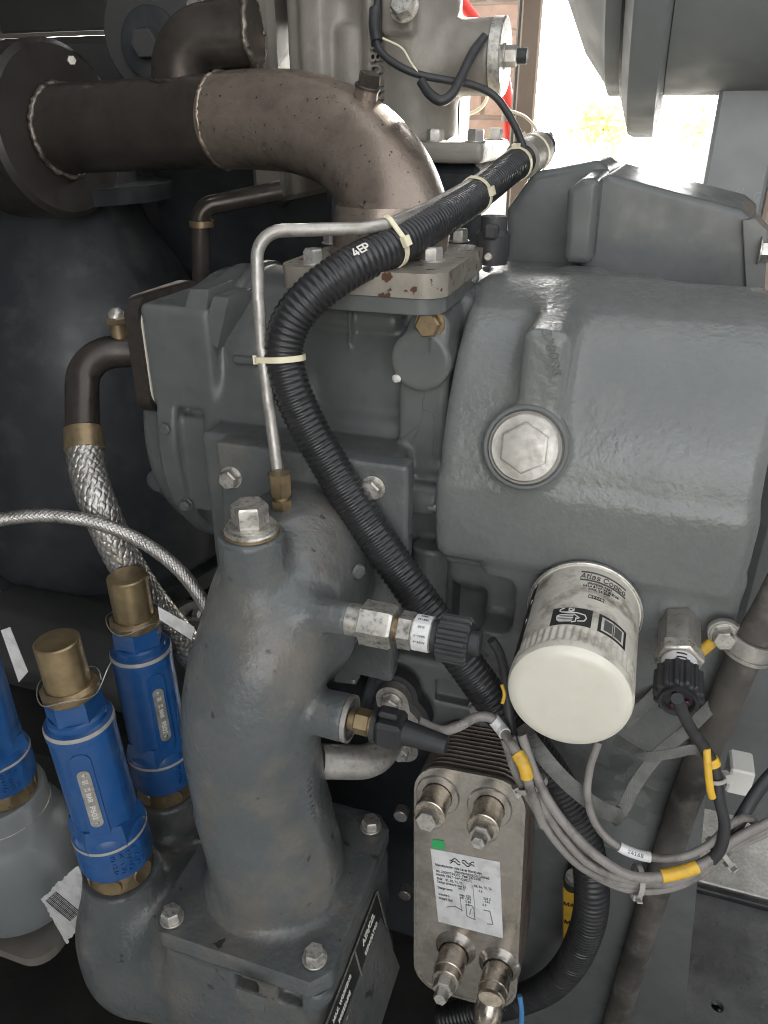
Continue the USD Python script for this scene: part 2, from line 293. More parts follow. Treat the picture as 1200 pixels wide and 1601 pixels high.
m_roof = paint('shade_panel_paint', (.10, .105, .105), (.12, .125, .125), .6, relief=.00003, vary=3)  # for the unseen light-shaping panels
m_web = paint('cobweb_thread', (.6, .6, .58), (.5, .5, .48), .8, relief=0.0)
m_bluet = paint('blue_plastic_tube', (.10, .28, .55), (.08, .24, .48), .3, relief=0.0)
# ------------------------------------------------------------------ the setting: yard, wall outside, unseen panels that shape the light
def struct(name, mesh, mat, smooth=35): return solo(name, mesh, mat, kind='structure', smooth=smooth)
struct('ground', rbox((-40, -40, .1), (40, 60, .30), .001), m_concrete)
struct('skid_floor', rbox((-1.5, .12, .34), (1.5, 1.70, .42), .003), m_floor)
struct('unseen_shade_roof', rbox((-1.6, ROOF_Y0, 2.15), (-.45, 1.82, 2.19), .004), m_roof); struct('unseen_shade_roof', rbox((-.448, ROOF_R, 2.15), (1.6, 1.82, 2.19), .004), m_roof)  # unseen roof pieces, added and cut to set where skylight falls
struct('unseen_shade_wall', rbox((-1.54, -1.0, .42), (-1.50, 1.78, 2.145), .004), m_roof)  # unseen walls from here on, added to control the light inside
struct('unseen_shade_wall', rbox((1.5, -1.0, .42), (1.54, 1.78, 2.145), .004), m_roof)
struct('unseen_shade_wall', rbox((GAP_R+.002, -1.0, .42), (1.49, -.96, 2.145), .004), m_roof)
struct('unseen_shade_wall', rbox((GAP_L+.002, -1.0, .42), (GAP_R, -.96, FRONT_TOP), .004), m_roof)  # added low front panel, cuts light bounced off the ground
struct('unseen_shade_roof', rbox((-1.6, -1.0, 2.15), (GAP_L, ROOF_Y0-.002, 2.19), .004), m_roof)
struct('unseen_shade_wall', rbox((.30, 1.70, .42), (1.49, 1.74, 2.145), .004), m_roof)  # added rear panel, keeps direct sun off the tray
struct('unseen_shade_wall', rbox((-.30, 1.74, 2.02), (.298, 1.78, 2.145), .004), m_roof)
struct('unseen_shade_wall', rbox((-1.54, -1.0, .42), (GAP_L, -.96, 2.145), .004), m_roof)  # added front-left panel, darkens the left side
# rear panels behind the vessel, with a seam
bp = thing('canopy_panelling', 'dark grey sheet panels with a pale seam behind the brown pipe', 'panel', PY(150, 30, 1.7))
a, b = PY(0, 58, 1.7), PY(215, 62, 1.7)
part(bp, 'upper_panel', rbox((-1.5, 1.70, a[2]+.006), (b[0]+.30, 1.735, 2.14), .004), m_panel)
part(bp, 'lower_panel', rbox((-1.5, 1.702, .43), (b[0]+.30, 1.737, a[2]-.004), .004), m_panel)
part(bp, 'seam_strip', rbox((-1.5, 1.690, a[2]-.004), (b[0]+.01, 1.700, a[2]+.004), .001), m_alu)
part(bp, 'door_edge', rbox((a[0]-.25, 1.66, PY(0, 215, 1.66)[2]), (PY(32, 150, 1.66)[0], 1.689, PY(0, 70, 1.66)[2]), .003), m_pale_sheet)
# brick wall outside the rear opening
bw = thing('brick_wall', 'pale brown brick wall seen behind the valve casting and red hose', 'wall', PY(770, 150, 2.75))
x0, x1 = PY(600, 100, 2.75)[0], PY(836, 100, 2.75)[0]
part(bw, 'mortar', rbox((x0, 2.76, .3), (x1, 2.95, 2.3), .003), m_mortar)
for r in range(17):
    z = 1.28+r*.078; off = (r % 2)*.11
    for k in range(5):
        xa = x0+k*.225-off; xb = min(xa+.213, x1-.002); xa = max(xa, x0+.002)
        if xb-xa > .03: part(bw, 'brick', rbox((xa, 2.748+RNG.uniform(-.003, .003), z), (xb, 2.85, z+.067), .004), m_brick)
dp = thing('door_post', 'brown painted post on the left edge of the bright opening', 'post', PY(820, 260, 1.9))
xa, xb, xm = PY(798, 120, 1.9)[0], PY(839, 120, 1.9)[0], PY(808, 120, 1.9)[0]
part(dp, 'post_face', rbox((xm, 1.9, .3), (xb, 1.97, 2.14), .004), m_post)
part(dp, 'post_edge_strip', rbox((xa, 1.93, .3), (xm-.001, 1.97, 2.14), .004), m_alu)
# right post
rp = thing('canopy_post', 'grey sheet metal post with cobwebs right of the bright opening', 'post', PY(1150, 370, 1.3))
xa = PY(1106, 250, 1.3)[0]
part(rp, 'post_face', rbox((xa, 1.3, .42), (xa+.085, 1.36, 2.14), .005), m_motor)
part(rp, 'post_side', rbox((xa+.087, 1.295, .42), (xa+.22, 1.36, 2.14), .005), m_post)
for k in range(40):
    q = np.array([PY(RNG.uniform(1108, 1190), RNG.uniform(290, 366), 1.292) for _ in range(2)]); q[1] = q[0]+(q[1]-q[0])*.5
    mid = q.mean(0)+RNG.normal(0, .006, 3)*[1, .3, 1]; part(rp, 'cobweb_thread', tube(spline([q[0], mid, q[1]], 4), .00013, 4), m_web)
# shrubs in the yard
def shrub(cx, label, spots, seed):
    g = np.random.default_rng(seed); base = V(cx[0], cx[1], .3); t = thing('flowering_shrub', label, 'shrub', base, 'overexposed shrubs in the yard')
    for (px, py, rad) in spots:
        c = PY(px, py, cx[1]); part(t, 'stem', tube(spline([base+g.normal(0, .03, 3)*[1, 1, 0], (base+c)/2+g.normal(0, .05, 3), c], 6), .005, 6), m_leaf)
        vs, fs = [], []
        for k in range(130):
            p = c+g.normal(0, rad, 3); a = unit(g.normal(size=3)); bb = unit(np.cross(a, g.normal(size=3))); l, w = .030, .014; n = len(vs)*4
            vs.append(np.array([p, p+a*l/2+bb*w, p+a*l, p+a*l/2-bb*w])); fs += [[n, n+1, n+2], [n, n+2, n+3]]
        part(t, 'leaves', (np.vstack(vs), np.array(fs)), m_leaf, smooth=False, kind='stuff')
shrub((.05, 3.4), 'yellow shrub left of the drum flange in the bright opening', [(915, 190, .035), (940, 232, .05), (955, 190, .03)], 3)
shrub((.62, 3.6), 'small yellow green shrub right of the drum flange', [(1080, 205, .04)], 5)
# red hose outside
rh = thing('red_hose', 'bright red hose hanging in front of the brick wall', 'hose', PY(790, 200, 2.4))
part(rh, 'hose', tube(spline([PY(p[0], p[1], 2.4) for p in [(690, -60), (722, 5), (752, 45), (775, 85), (787, 120), (793, 160), (795, 200), (797, 280)]], 6), .0165, 12), m_red)
part(rh, 'ferrule', lathe([(0, 0), (.021, 0), (.021, .035), (0, .035)], PY(796, 168, 2.4), -Z, 20), m_alu)
wl = thing('white_wire_loop', 'pale wire loop against the brick wall behind the valve casting', 'wire', PY(740, 160, 2.2))
part(wl, 'wire', tube(spline([PY(p[0], p[1], 2.2) for p in [(715, 140), (745, 136), (762, 145), (755, 165), (735, 178), (712, 183)]], 6), .0045, 8), m_tie)
w2 = thing('pale_wire', 'thin pale wire curving beside the door post above the hose end', 'wire', PY(820, 185, 1.4))
part(w2, 'wire', tube(spline([PY(p[0], p[1], 1.4) for p in [(788, 172), (805, 176), (822, 184), (836, 200), (840, 212)]], 6), .0022, 8), m_tie)
# trays at lower right
tr = thing('drip_tray', 'wet black steel tray with a drain hole at lower right', 'tray', PZ(1150, 1500, .5))
q = PZ(1095, 1397, .5)
g = sg.box(.12, .30, .75, q[1]).difference(sg.Point(*PZ(1121, 1572, .5)[:2]).buffer(.008, 12))
part(tr, 'tray_sheet', prism(g, V(0, 0, .49), X, Y, .01), m_wet)
bd_ = []; g_ = np.random.default_rng(8); ic_ = trimesh.creation.icosphere(subdivisions=1)
for k in range(230):
    c = PZ(g_.choice([1130, 1145, 1180, 1165])+g_.normal(0, 22), g_.choice([1430, 1455, 1520, 1545])+g_.normal(0, 24), .5); s_ = g_.uniform(.0006, .0022)*(.55 if k % 4 else 1)
    if .125 < c[0] < .74 and .31 < c[1] < q[1]-.004: bd_.append((ic_.vertices*V(s_*g_.uniform(.8, 1.5), s_*g_.uniform(.8, 1.5), s_*.7)+V(c[0], c[1], .5002), ic_.faces))
m_water = usdkit.material(stage, LK+'water_bead', {'p': ('principled_bsdf', {'base_color': (.85, .87, .88), 'roughness': .02, 'transmission_weight': 1.0, 'ior': 1.33, 'specular_ior_level': .8})}, [], surface='p.BSDF')
part(tr, 'water_beads', cat_(bd_), m_water, smooth=True, kind='stuff')
part(tr, 'rear_lip', rbox((.12, q[1]+.001, .47), (.75, q[1]+.012, .508), .002), m_black)
sp = thing('speckled_sheet', 'speckled sheet, daylight reflection put into its pale colour, behind the wet black tray', 'panel', PZ(1170, 1320, .5))
part(sp, 'sheet', rbox((.10, q[1]+.022, .488), (.8, 1.6, .50), .002), m_pale_sheet)
# ------------------------------------------------------------------ motor drum, upper right
MY = 1.35
mo = thing('motor_drum', 'large grey drum with a thick flange hanging at top right', 'motor', V(-.03, MY, 1.53))
mc = V(0, MY, 1.86); R0 = mc[2]-1.532
xf_, xd = PY(975, 145, MY)[0], PY(872, -10, MY)[0]
part(mo, 'drum', lathe([(0, 0), (R0, 0), (R0, .50), (0, .50)], V(PY(1036, 150, MY)[0]+.001, MY, mc[2]), X, 96), m_drum)
fl0, fl1 = PY(977, 150, MY)[0], PY(1036, 150, MY)[0]
part(mo, 'flange', lathe([(0, 0), (R0+.018, 0), (R0+.052, .012), (R0+.055, .018), (R0+.055, fl1-fl0-.006), (R0+.02, fl1-fl0), (0, fl1-fl0)], V(fl0, MY, mc[2]), X, 96), m_drum)
part(mo, 'end_cover', lathe([(0, 0), (.05, 0), (.14, .012), (.21, .034), (.275, .066), (R0-.014, .098), (R0, .104), (R0, fl0-xd+.03), (0, fl0-xd+.03)][:7]+[(R0, .125), (0, .125)], V(fl0-.128, MY, mc[2]), X, 96), m_drum)
part(mo, 'rim_groove', lathe([(R0+.0, 0), (R0+.006, 0), (R0+.006, .004), (R0, .004)], V(fl0-.005, MY, mc[2]), X, 96), m_black)

# ------------------------------------------------------------------ gear casing: bell housing with terminal housing, foot
gc = thing('gear_casing', 'large glossy grey cast gear casing carrying the oil filter', 'casing', V(0, .77, .45))
def f_bell(p):
    d = s_cyl(p, (-.152, .77, 1.20), (.112, .77, 1.20), .165, .014)
    d = smin(d, s_box(p, (-.152, .606, 1.135), (.112, .95, 1.22), .012), .012)
    sp_ = s_box(p, (-.088, .612, 1.21), (-.050, .90, 1.352), .010); d = smin(d, sp_, .016)
    d = smin(d, s_box(p, (-.20, .74, 1.20), (.03, .98, 1.350), .03), .03)                     # shoulder behind
    d = smin(d, s_cyl(p, (-.076, .70, 1.225), V(-.076, .70, 1.225)+(.77-.70+.095+.003)*V(0, -math.cos(.36), math.sin(.36))*0+V(0, -.098, .032), .0365, .003), .004)
    low = s_box(p, (-.108, .614, .80), (.116, .95, 1.16), .010)
    d = smin(d, low, .008); d = smin(d, s_box(p, (-.215, .70, .80), (-.10, .95, 1.20), .01), .01)
    d = smax(d, -s_box(p, (-.20, .50, 1.055), (-.075, .655, 1.118), .012), .006)                # recess at lower left
    d = smin(d, s_cyl(p, (.068, .70, 1.12), (.068, .612, 1.12), .017, .002), .004)
    return d
part(gc, 'bell_housing', sdf_mesh(f_bell, (-.23, .57, .79), (.14, 1.0, 1.40), .0036, .0005), m_cast, smooth=40)
foot = sg.Polygon([(-.060, .42), (.172, .42), (.166, .55), (.128, .90), (.113, .96), (-.060, .96)])
part(gc, 'foot_plate', prism(foot, V(0, .632, 0), X, Z, .018), m_smooth)
part(gc, 'side_web', rbox((-.062, .634, .43), (-.044, .90, .80), .004), m_smooth)
# terminal housing: ridge roofed box on top
yf = .92
fp = [PY(*p, yf) for p in [(905, 462), (905, 300), (944, 276), (1046, 336), (1160, 336), (1176, 350), (1176, 470)]]
bk = [q+V(.012, .13, .006) for q in fp]
part(gc, 'junction_housing', rhull(fp+bk, .007), m_smooth)
xl, xr = PY(800, 300, yf+.04)[0], PY(884, 300, yf+.04)[0]
lf = [PY(*p, yf+.05) for p in [(790, 470), (790, 330), (832, 275), (940, 255), (950, 262), (920, 460)]]
part(gc, 'junction_side', rhull(lf+[q+V(.01, .08, .002) for q in lf], .010), m_smooth)
rb = [PY(*p, yf-.03) for p in [(882, 414), (886, 296), (912, 283), (930, 283), (918, 416)]]
part(gc, 'junction_rib', rhull(rb+[q+V(.008, .09, .006) for q in rb], .008), m_smooth)
e0 = PY(1168, 395, yf-.005)
part(gc, 'end_lug', [hull([q+dv for q in [PY(*p, yf-.008) for p in [(1160, 345), (1180, 342), (1200, 362), (1194, 462), (1166, 455)]] for dv in (V(0, 0, 0), V(.006, .06, 0))])], m_smooth)
part(gc, 'end_bolt', bolt(PY(1186, 392, yf-.008), X, .020, .016), m_steel)
part(gc, 'gap_shade_box', rbox((-.335, .70, .425), (-.066, .95, .975), .006), m_dark)  # added dark box, blackens the gap between elbow and heat exchanger
# big plug
pn = unit(V(0, -.953, .304)); pc = V(-.076, .70-.098, 1.257)
part(gc, 'plug_recess_ring', lathe([(.0315, 0), (.0355, 0), (.0355, .0032), (.0345, .0042), (.0320, .0042), (.0315, .0035)], pc-.001*pn, pn, 56), m_smooth)
pl = part(gc, 'filler_plug', lathe([(0, 0), (.0285, 0), (.0285, .005), (.0272, .0062), (.0205, .0062), (.0195, .0068), (0, .0068)], pc+.0005*pn, pn, 56), m_tube)
part(pl, 'hexagon', hexp(.037, .0055, pc+.0072*pn, pn, .2, ref=unit(V(.86, .15, .5))), m_tube)
part(pl, 'washer_edge', lathe([(.0285, 0), (.0302, 0), (.0302, .0035), (.0285, .0035)], pc+.0005*pn, pn, 56), m_alu)
for k, (px, py) in enumerate([(835, 520), (838, 532), (842, 545), (846, 557), (848, 570), (851, 583)]):
    c = PY(px+20, py, .6115); part(gc, 'cast_number', on_plane(text('3780S5'[k], .0075, .0012), c, V(0, .1, -1), V(1, 0, 0)), m_cast)
# hex nut at the foot and dipstick beside it
fb0 = PY(1152, 1190, .632); part(gc, 'foot_bolt', rbox(fb0+V(-.010, -.03, -.015), fb0+V(.011, 0, .015), .002), m_wprint); part(gc, 'side_housing', rbox((.125, .70, .80), (.30, .95, 1.33), .012), m_smooth)
for k in range(0):
    p = [PY(RNG.uniform(1010, 1165), RNG.uniform(345, 400), yf-.003) for _ in range(2)]; p[1] = p[0]+(p[1]-p[0])*.35
    part(gc, 'cobweb_thread', tube(spline([p[0], (p[0]+p[1])/2+V(0, -.004, RNG.normal(0, .004)), p[1]], 3), .00012, 4), m_web)

# ------------------------------------------------------------------ oil filter
fx, fz, yf0, RF = -.011, 1.11, .473, .0475
YR = .600                                                    # rear rim
of = thing('oil_filter', 'dirty ivory spin-on oil filter canister with black printing', 'oil filter', V(fx, YR, fz))
L = YR-yf0
prof = [(0, 0), (.012, .0003), (.036, .0006), (.0425, .0016), (.0462, .0052), (.0475, .0095)]
prof += [(.0475, h) for h in np.linspace(.012, .030, 9)]+[(.0472, .032), (.0472, L-.004), (.0485, L-.0035), (.0490, L-.001), (.0485, L), (0, L)]
flute = lambda t, h: 1-np.where((h > .0115) & (h < .0305), .034*(.5+.5*np.cos(52*t))*np.clip(np.minimum(h-.0115, .0305-h)/.003, 0, 1), 0)
part(of, 'canister', lathe([(r, h) for r, h in prof if h >= .0052], V(fx, yf0, fz), Y, 312, flute), m_can, smooth=30)
part(of, 'end_dome', lathe([(0, 0), (.012, .0003), (.036, .0006), (.0425, .0016), (.0462, .0052)], V(fx, yf0, fz), Y, 72), m_white, smooth=60)
part(of, 'rim', lathe([(.0490, 0), (.0502, .0005), (.0502, .0035), (.0490, .004)], V(fx, YR-.004, fz), Y, 72), m_steel)
part(of, 'seal_ring', lathe([(0, 0), (.044, 0), (.044, .022), (0, .022)], V(fx, YR, fz), Y, 48), m_dark)
def on_can(m, phi, y, lift=.0001):
    """flat (x to the right, y towards the rear) wrapped on the canister; phi: angle from the top towards +X"""
    v, f = m; a = phi+v[:, 0]/RF; r = .0472+lift+v[:, 2]
    return np.stack([fx+r*np.sin(a), y+v[:, 1], fz+r*np.cos(a)], 1), f
def fine(poly, depth=.00025, step=.002):
    """a printed patch cut into strips so that it can wrap"""
    x0_, _, x1_, _ = poly.bounds; out = []
    for a in np.arange(x0_, x1_, step):
        g = poly.intersection(sg.box(a, -1, min(a+step, x1_), 1))
        for q in getattr(g, 'geoms', [g]):
            if q.geom_type == 'Polygon' and q.area > 1e-10: out.append(prism(q, V(0, 0, 0), X, Y, depth))
    return cat_(out)
dg = math.radians
PH, PYY = dg(17), .586
part(of, 'printed_bar', on_can(fine(sg.box(-.0205, .0054, .0205, .0076)), PH, PYY-.0065), m_gprint)
part(of, 'printed_bar', on_can(fine(sg.box(-.0205, -.0076, .0205, -.0054)), PH, PYY-.0065), m_gprint)
lt = text('Atlas Copco', .0078, .00025); lt = (lt[0]+V(.16, 0, 0)*lt[0][:, 1:2], lt[1]); lt = (lt[0]*V(.041/np.ptp(lt[0][:, 0]), 1, 1), lt[1])
part(of, 'printed_name', on_can(lt, PH, PYY-.0065), m_print)
for k, (s, w) in enumerate((('ORIGINAL PART', .021), ('1614 8747 99 ELE/2B', .031), ('MAX. 15 BAR', .018))):
    t_ = text(s, .0028, .00025, True); t_ = (t_[0]*V(w/np.ptp(t_[0][:, 0]), 1, 1), t_[1]); part(of, 'printed_line', on_can(t_, dg(13+2*(k == 1)), PYY-.0175-.0042*k), m_print)
part(of, 'date_frame', on_can(fine(sg.box(-.0065, -.0023, .0065, .0023).difference(sg.box(-.006, -.0018, .006, .0018))), dg(11), PYY-.0375), m_print)
part(of, 'date_code', on_can(text('1201', .0024, .00025, True), dg(11), PYY-.0375), m_print)
hy = .5165; S_ = 1.25; fine_ = fine; sc = lambda m: (m[0]*V(S_, S_, 1), m[1])
part(of, 'hand_symbol', on_can(sc(fine(sg.box(-.0125, -.0095, .0125, .0095))), dg(-9), hy), m_print)
E1 = [[(-.0035+.0042*math.cos(a), .0060+.0024*math.sin(a)) for a in np.linspace(2.0, 7.4, 16)], [(-.002, .0075), (-.002, .0055), (.001, .0055), (.001, .0075)],
      [(-.0070, .0010), (.0015, .0016)], [(-.0085, -.0008), (.0010, -.0004)], [(-.0085, -.0026), (.0010, -.0024)], [(-.0080, -.0044), (.0008, -.0042)],
      [(-.0070, .0010), (-.0088, 0), (-.0085, -.0044), (-.0070, -.006), (.0005, -.006)], [(.0015, .0016), (.003, 0), (.0048, -.0018), (.0040, -.0028), (.0030, -.0024), (.0030, -.0062), (.0008, -.0072)],
      [(-.004, .0035), (.003, .0035), (.0080, .0022), (.0092, -.0012), (.0080, -.0045), (.0042, -.0055)]]
part(of, 'hand_outline', on_can(sc(strokes(E1, .0007)), dg(-9), hy, .0005), m_wprint)
bkq = lambda w, h: sg.Polygon([(-w, h), (w, h), (w, -h), (-w, -h)])
part(of, 'book_symbol', on_can(sc(fine(bkq(.0105, .0095).difference(bkq(.0085, .0075)).union(sg.box(-.0003, -.0065, .0003, .0065)))), dg(32), hy), m_print)
part(of, 'book_pages', on_can(sc(fine(sg.box(-.0066, -.0055, -.0010, .0055).union(sg.box(.0010, -.0055, .0066, .0055)))), dg(32), hy), m_gprint)
part(of, 'blue_side_print', on_can(fine(sg.Polygon([(-.014, -.05), (.014, -.05), (.014, .055), (-.014, .055)])), dg(-80), .545), m_print)
part(of, 'blue_side_print', on_can(strokes([[(-.012, -.04), (.012, .0)], [(-.012, -.005), (.012, .03)], [(-.012, .03), (.012, .055)]], .0012), dg(-80), .54, .0005), m_wprint)

# ------------------------------------------------------------------ pressure sensors
def sensor(name, label, p0, ax, seq, ribs=None, label_part=None):
    """seq: (kind, name, size, length, material)"""
    t = thing(name, label, 'sensor', p0, 'brass and black plug sensors'); p = np.asarray(p0, float); a = unit(ax); out = {}
    for kind, nm, s, l, m in seq:
        if kind == 'hex': q = part(t, nm, hexp(s, l, p, a, .1, ref=unit(V(.3, -.4, 1)-a*(V(.3, -.4, 1)@a))), m)
        elif kind == 'cyl': q = part(t, nm, disc(s/2, l, p, a, 32, min(.0012, l*.3)), m)
        elif kind == 'rib':
            md = lambda tt, hh: 1+np.where(hh > .001, .07*np.clip(np.cos(14*tt)*2, -1, 1), 0)
            q = part(t, nm, lathe([(0, 0), (s/2*.94, 0), (s/2, .0012), (s/2, l-.002), (s/2*.9, l), (0, l)], p, a, 140, md), m, smooth=25)
        out[nm] = (q, p.copy()); p = p+a*l
    return t, out, p
s0 = PY(538, 966, .47)
t1, o1, e1 = sensor('pressure_sensor', 'horizontal pressure sensor with ribbed black plug on the elbow casting', s0+V(.004, 0, 0), X,
    [('cyl', 'neck', .026, .012, m_steel), ('hex', 'adapter', .031, .026, m_steel), ('cyl', 'thread', .018, .005, m_oldbrass), ('hex', 'sensor_nut', .026, .011, m_steel), ('cyl', 'sensor_body', .0275, .015, m_steel), ('cyl', 'collar', .026, .005, m_black), ('rib', 'plug', .035, .024, m_black), ('cyl', 'gland', .019, .008, m_black)])
pb = o1['sensor_body'][1]
def on_cyl(m, c, a, ref, R):
    v, f = m; w = unit(np.cross(a, ref)); u = np.cross(w, a); th = v[:, 1]/R; r = R+v[:, 2]
    return np.asarray(c)+v[:, :1]*a+r[:, None]*(np.cos(th)[:, None]*u+np.sin(th)[:, None]*np.cross(a, u)), f
part(t1, 'sensor_label', on_cyl((lambda m: (m[0][:, [1, 0, 2]]*V(1, -1, 1), m[1]))(fine(sg.box(-.022, -.0065, .022, .0065), .0003, .0015)), pb+.0075*X, X, unit(V(0, -.7, .7)), .01385), m_paper)
for k in range(5): part(t1, 'label_print', on_cyl(text(['4-20mA', '0-16bar', 'G1/4', '12-30V', '1089'][k], .0016, .0003), pb+(.0075+.0)*X, X, unit(V(0, -.95+.28*k, .1+.22*k)), .0143), m_print)
s1 = PY(1062, 972, .612)
t2, o2, e2 = sensor('pressure_sensor', 'pressure sensor pointing forward below the pipe clamp, with open black plug', s1, unit(V(.0, -1, -.12)),
    [('hex', 'adapter', .030, .040, m_tube), ('hex', 'sensor_nut', .034, .012, m_steel), ('cyl', 'sensor_body', .028, .014, m_steel), ('rib', 'plug', .036, .028, m_black)])
a2 = unit(V(0, -1, -.12))
part(t2, 'plug_rim', lathe([(.011, 0), (.0145, 0), (.0145, .004), (.0125, .004), (.011, .001)], e2, a2, 32), m_black)
for k in range(3):
    u_, w_, _ = frame(a2); part(t2, 'wire_seal', disc(.0028, .004, e2+.006*(math.cos(2.1*k)*u_+math.sin(2.1*k)*w_), a2, 12), paint('dark_red_seal', (.05, .01, .01), (.04, .01, .01)) if k == 0 else LK+'dark_red_seal')
part(t2, 'sensor_label', on_cyl((lambda m: (m[0][:, [1, 0, 2]]*V(1, -1, 1), m[1]))(fine(sg.box(-.02, -.006, .02, .006), .0003, .0015)), o2['sensor_body'][1]+.007*a2, a2, unit(V(0, -.12, 1)), .01405), m_paper)
part(t2, 'label_print', on_cyl((lambda m: (m[0][:, [1, 0, 2]]*V(1, -1, 1), m[1]))(cat_([fine(sg.box(-.004, -.0035, .004, -.002), .0003), fine(sg.box(-.004, .001, .004, .0025), .0003)])), o2['sensor_body'][1]+.007*a2, a2, unit(V(0, -.12, 1)), .0143), m_print)
# ------------------------------------------------------------------ discharge elbow on the base pot
EC = V(-.2625, .4565, .841)
el = thing('discharge_elbow', 'thick grey cast elbow bolted upright on the square flange', 'elbow pipe', EC)
def f_elbow(p):
    p0 = p; bend = .013*np.sin(np.pi*np.clip((p[:, 2]-.87)/.25, 0, 1)); p = p+np.stack([bend, 0*bend, 0*bend], 1)
    x, y, z = p.T; R, r, zc = .1185, .0610, 1.032
    up_ = s_cyl(p, EC-V(0, 0, .02), (EC[0], EC[1], zc+.0005), r, .001)
    yy, zz = y-.575, z-zc; tor = np.sqrt((np.hypot(yy, zz)-R)**2+(x-EC[0])**2)-r; tor = np.maximum(tor, np.maximum(yy, -zz))
    d = np.minimum(up_, tor); d = np.minimum(d, s_cyl(p, (EC[0], .5745, zc+R), (EC[0], .60, zc+R), r, .001)); d = smin(d, s_cyl(p, (EC[0], .50, zc+.045), (EC[0], .60, zc+.075), .066, .02), .03)
    d = smin(d, s_cone(p, EC+V(0, 0, .008), EC+V(0, 0, .075), .0640, .059), .012)
    fl = s_box(p, (-.353, .362, .8165), (-.172, .556, .841), .003); q = np.maximum(np.abs(p[:, 0]-EC[0])+np.abs(p[:, 1]-.459)-.170, fl); fl = smax(fl, q, .006)
    d = smin(d, fl, .016)
    pf = s_box(p, (-.356, .577, 1.0), (-.171, .600, 1.236), .004); d = smin(d, pf, .014)
    d = smin(d, s_cyl(p, (-.268, .474, 1.10), (-.268, .474, 1.210), .0265, .003), .013)           # boss for the plug
    d = smin(d, s_cyl(p, (-.268, .53, 1.14), (-.268, .53, 1.199), .019, .003), .012)              # boss for the tube fitting
    p = p0
    d = smin(d, s_cyl(p, s0-V(.05, 0, 0), s0+V(.005, 0, 0), .0135, .002), .012)
    d = smin(d, s_cyl(p, b2-V(.06, 0, 0), b2+V(.024, 0, 0), .0195, .003), .006)
    return d
b2 = PY(502, 1113, .455)
part(el, 'casting', sdf_mesh(f_elbow, (-.38, .345, .80), (-.14, .615, 1.24), .0031, .0011), m_elbow, smooth=40)
for q in ((-.333, .379), (-.1925, .385), (-.1925, .535), (-.333, .535)): part(el, 'flange_bolt', bolt(V(*q, .8408), Z, .0165, .0095), m_steel)
for px, py in ((362, 746), (583, 762)): part(el, 'plate_bolt', bolt(PY(px, py, .577), -Y, .0165, .009), m_steel)
pb_ = V(-.268, .474, 1.210)
pg = part(el, 'plug', lathe([(0, 0), (.0215, 0), (.0215, .003), (.0205, .004), (.0205, .0055), (.018, .006), (.018, .0085), (0, .0085)], pb_, Z, 40), m_steel)
part(pg, 'hexagon', hexp(.0255, .017, pb_+.0085*Z, Z, .12, ref=unit(V(.9, .4, 0))), m_steel)
part(pg, 'seal_washer', lathe([(.0215, 0), (.0225, 0), (.0225, .002), (.0215, .002)], pb_+.0003*Z, Z, 40), m_oldbrass)
part(el, 'boss_ring', lathe([(.0175, 0), (.0198, 0), (.0198, .004), (.0175, .004)], b2+.0235*X, X, 32), m_tube)
for k in range(17):                                           # raised foundry marks down the right side
    zz = .885+k*.0066; bz = .013*math.sin(math.pi*min(max((zz-.87)/.25, 0), 1)); part(el, 'foundry_mark', on_plane(text('8D4B7G40-3V6T1L5EX'[k], .006, .0025), V(EC[0]-bz+.0592*math.sin(dg(78)), EC[1]-.0605*math.cos(dg(78)), zz), V(0, 0, -1), V(.2, .98, 0)), m_elbow)
for px, py in ((563, 893), (518, 1030)):
    part(el, 'core_plug', lathe([(0, 0), (.007, 0), (.006, .003), (0, .004)], PY(px-4, py, .53), unit(V(.9, -.4, 0)), 20), m_elbow)

# temperature sensor
t3, o3, e3 = sensor('temperature_sensor', 'small brass temperature sensor with black plug on the lower elbow boss', b2+V(.026, 0, 0), X,
    [('cyl', 'neck', .018, .006, m_oldbrass), ('hex', 'sensor_nut', .019, .012, m_brass), ('cyl', 'seat_washer', .020, .0025, m_brass), ('cyl', 'plug_collar', .029, .004, m_black)])
part(t3, 'plug', rbox(e3+V(0, -.013, -.0125), e3+V(.022, .013, .0125), .003), m_black)
part(t3, 'plug_latch', rbox(e3+V(.001, -.006, .0128), e3+V(.017, .006, .019), .002), m_black)
part(t3, 'boot', lathe([(0, 0), (.0105, 0), (.0088, .02), (.0078, .036), (0, .036)], e3+V(.022, 0, -.001), unit(V(1, -.05, -.04)), 20), m_black)

# ------------------------------------------------------------------ base pot below
po = thing('cast_pot', 'rounded grey cast base under the elbow and two blue valves', 'casting', V(-.35, .46, .62))
V1, V2 = PZ(190, 1357, .80), PZ(262, 1230, .80)
def f_pot(p):
    d = s_box(p, (-.348, .368, .60), (-.174, .553, .8135), .018)
    d = smin(d, s_cyl(p, (-.395, .455, .705), (-.18, .455, .705), .088, .04), .03)
    d = smin(d, s_ell(p, V(-.415, .455, .690), V(.080, .095, .080)), .03)
    d = smin(d, s_cone(p, V1-V(0, 0, .07), V1-V(0, 0, .008), .055, .040), .025)
    d = smin(d, s_cone(p, V2-V(0, 0, .09), V2-V(0, 0, .008), .055, .040), .025)
    d = smax(d, -s_cyl(p, V1, V1+V(0, 0, .1), .040, .002), .003); d = smax(d, -s_cyl(p, V2, V2+V(0, 0, .1), .040, .002), .003)
    for b0 in (PY(377, 1556, .36), PY(445, 1578, .36)): d = smax(d, -s_box(p, b0-V(.012, .05, .009), b0+V(.012, .022, .009), .004), .004)
    d = smin(d, s_box(p, (-.36, .345, .58), (-.175, .56, .655), .012), .02)
    return d
part(po, 'casting', sdf_mesh(f_pot, (-.54, .33, .57), (-.16, .66, .83), .004, .0012), m_elbow, smooth=40)
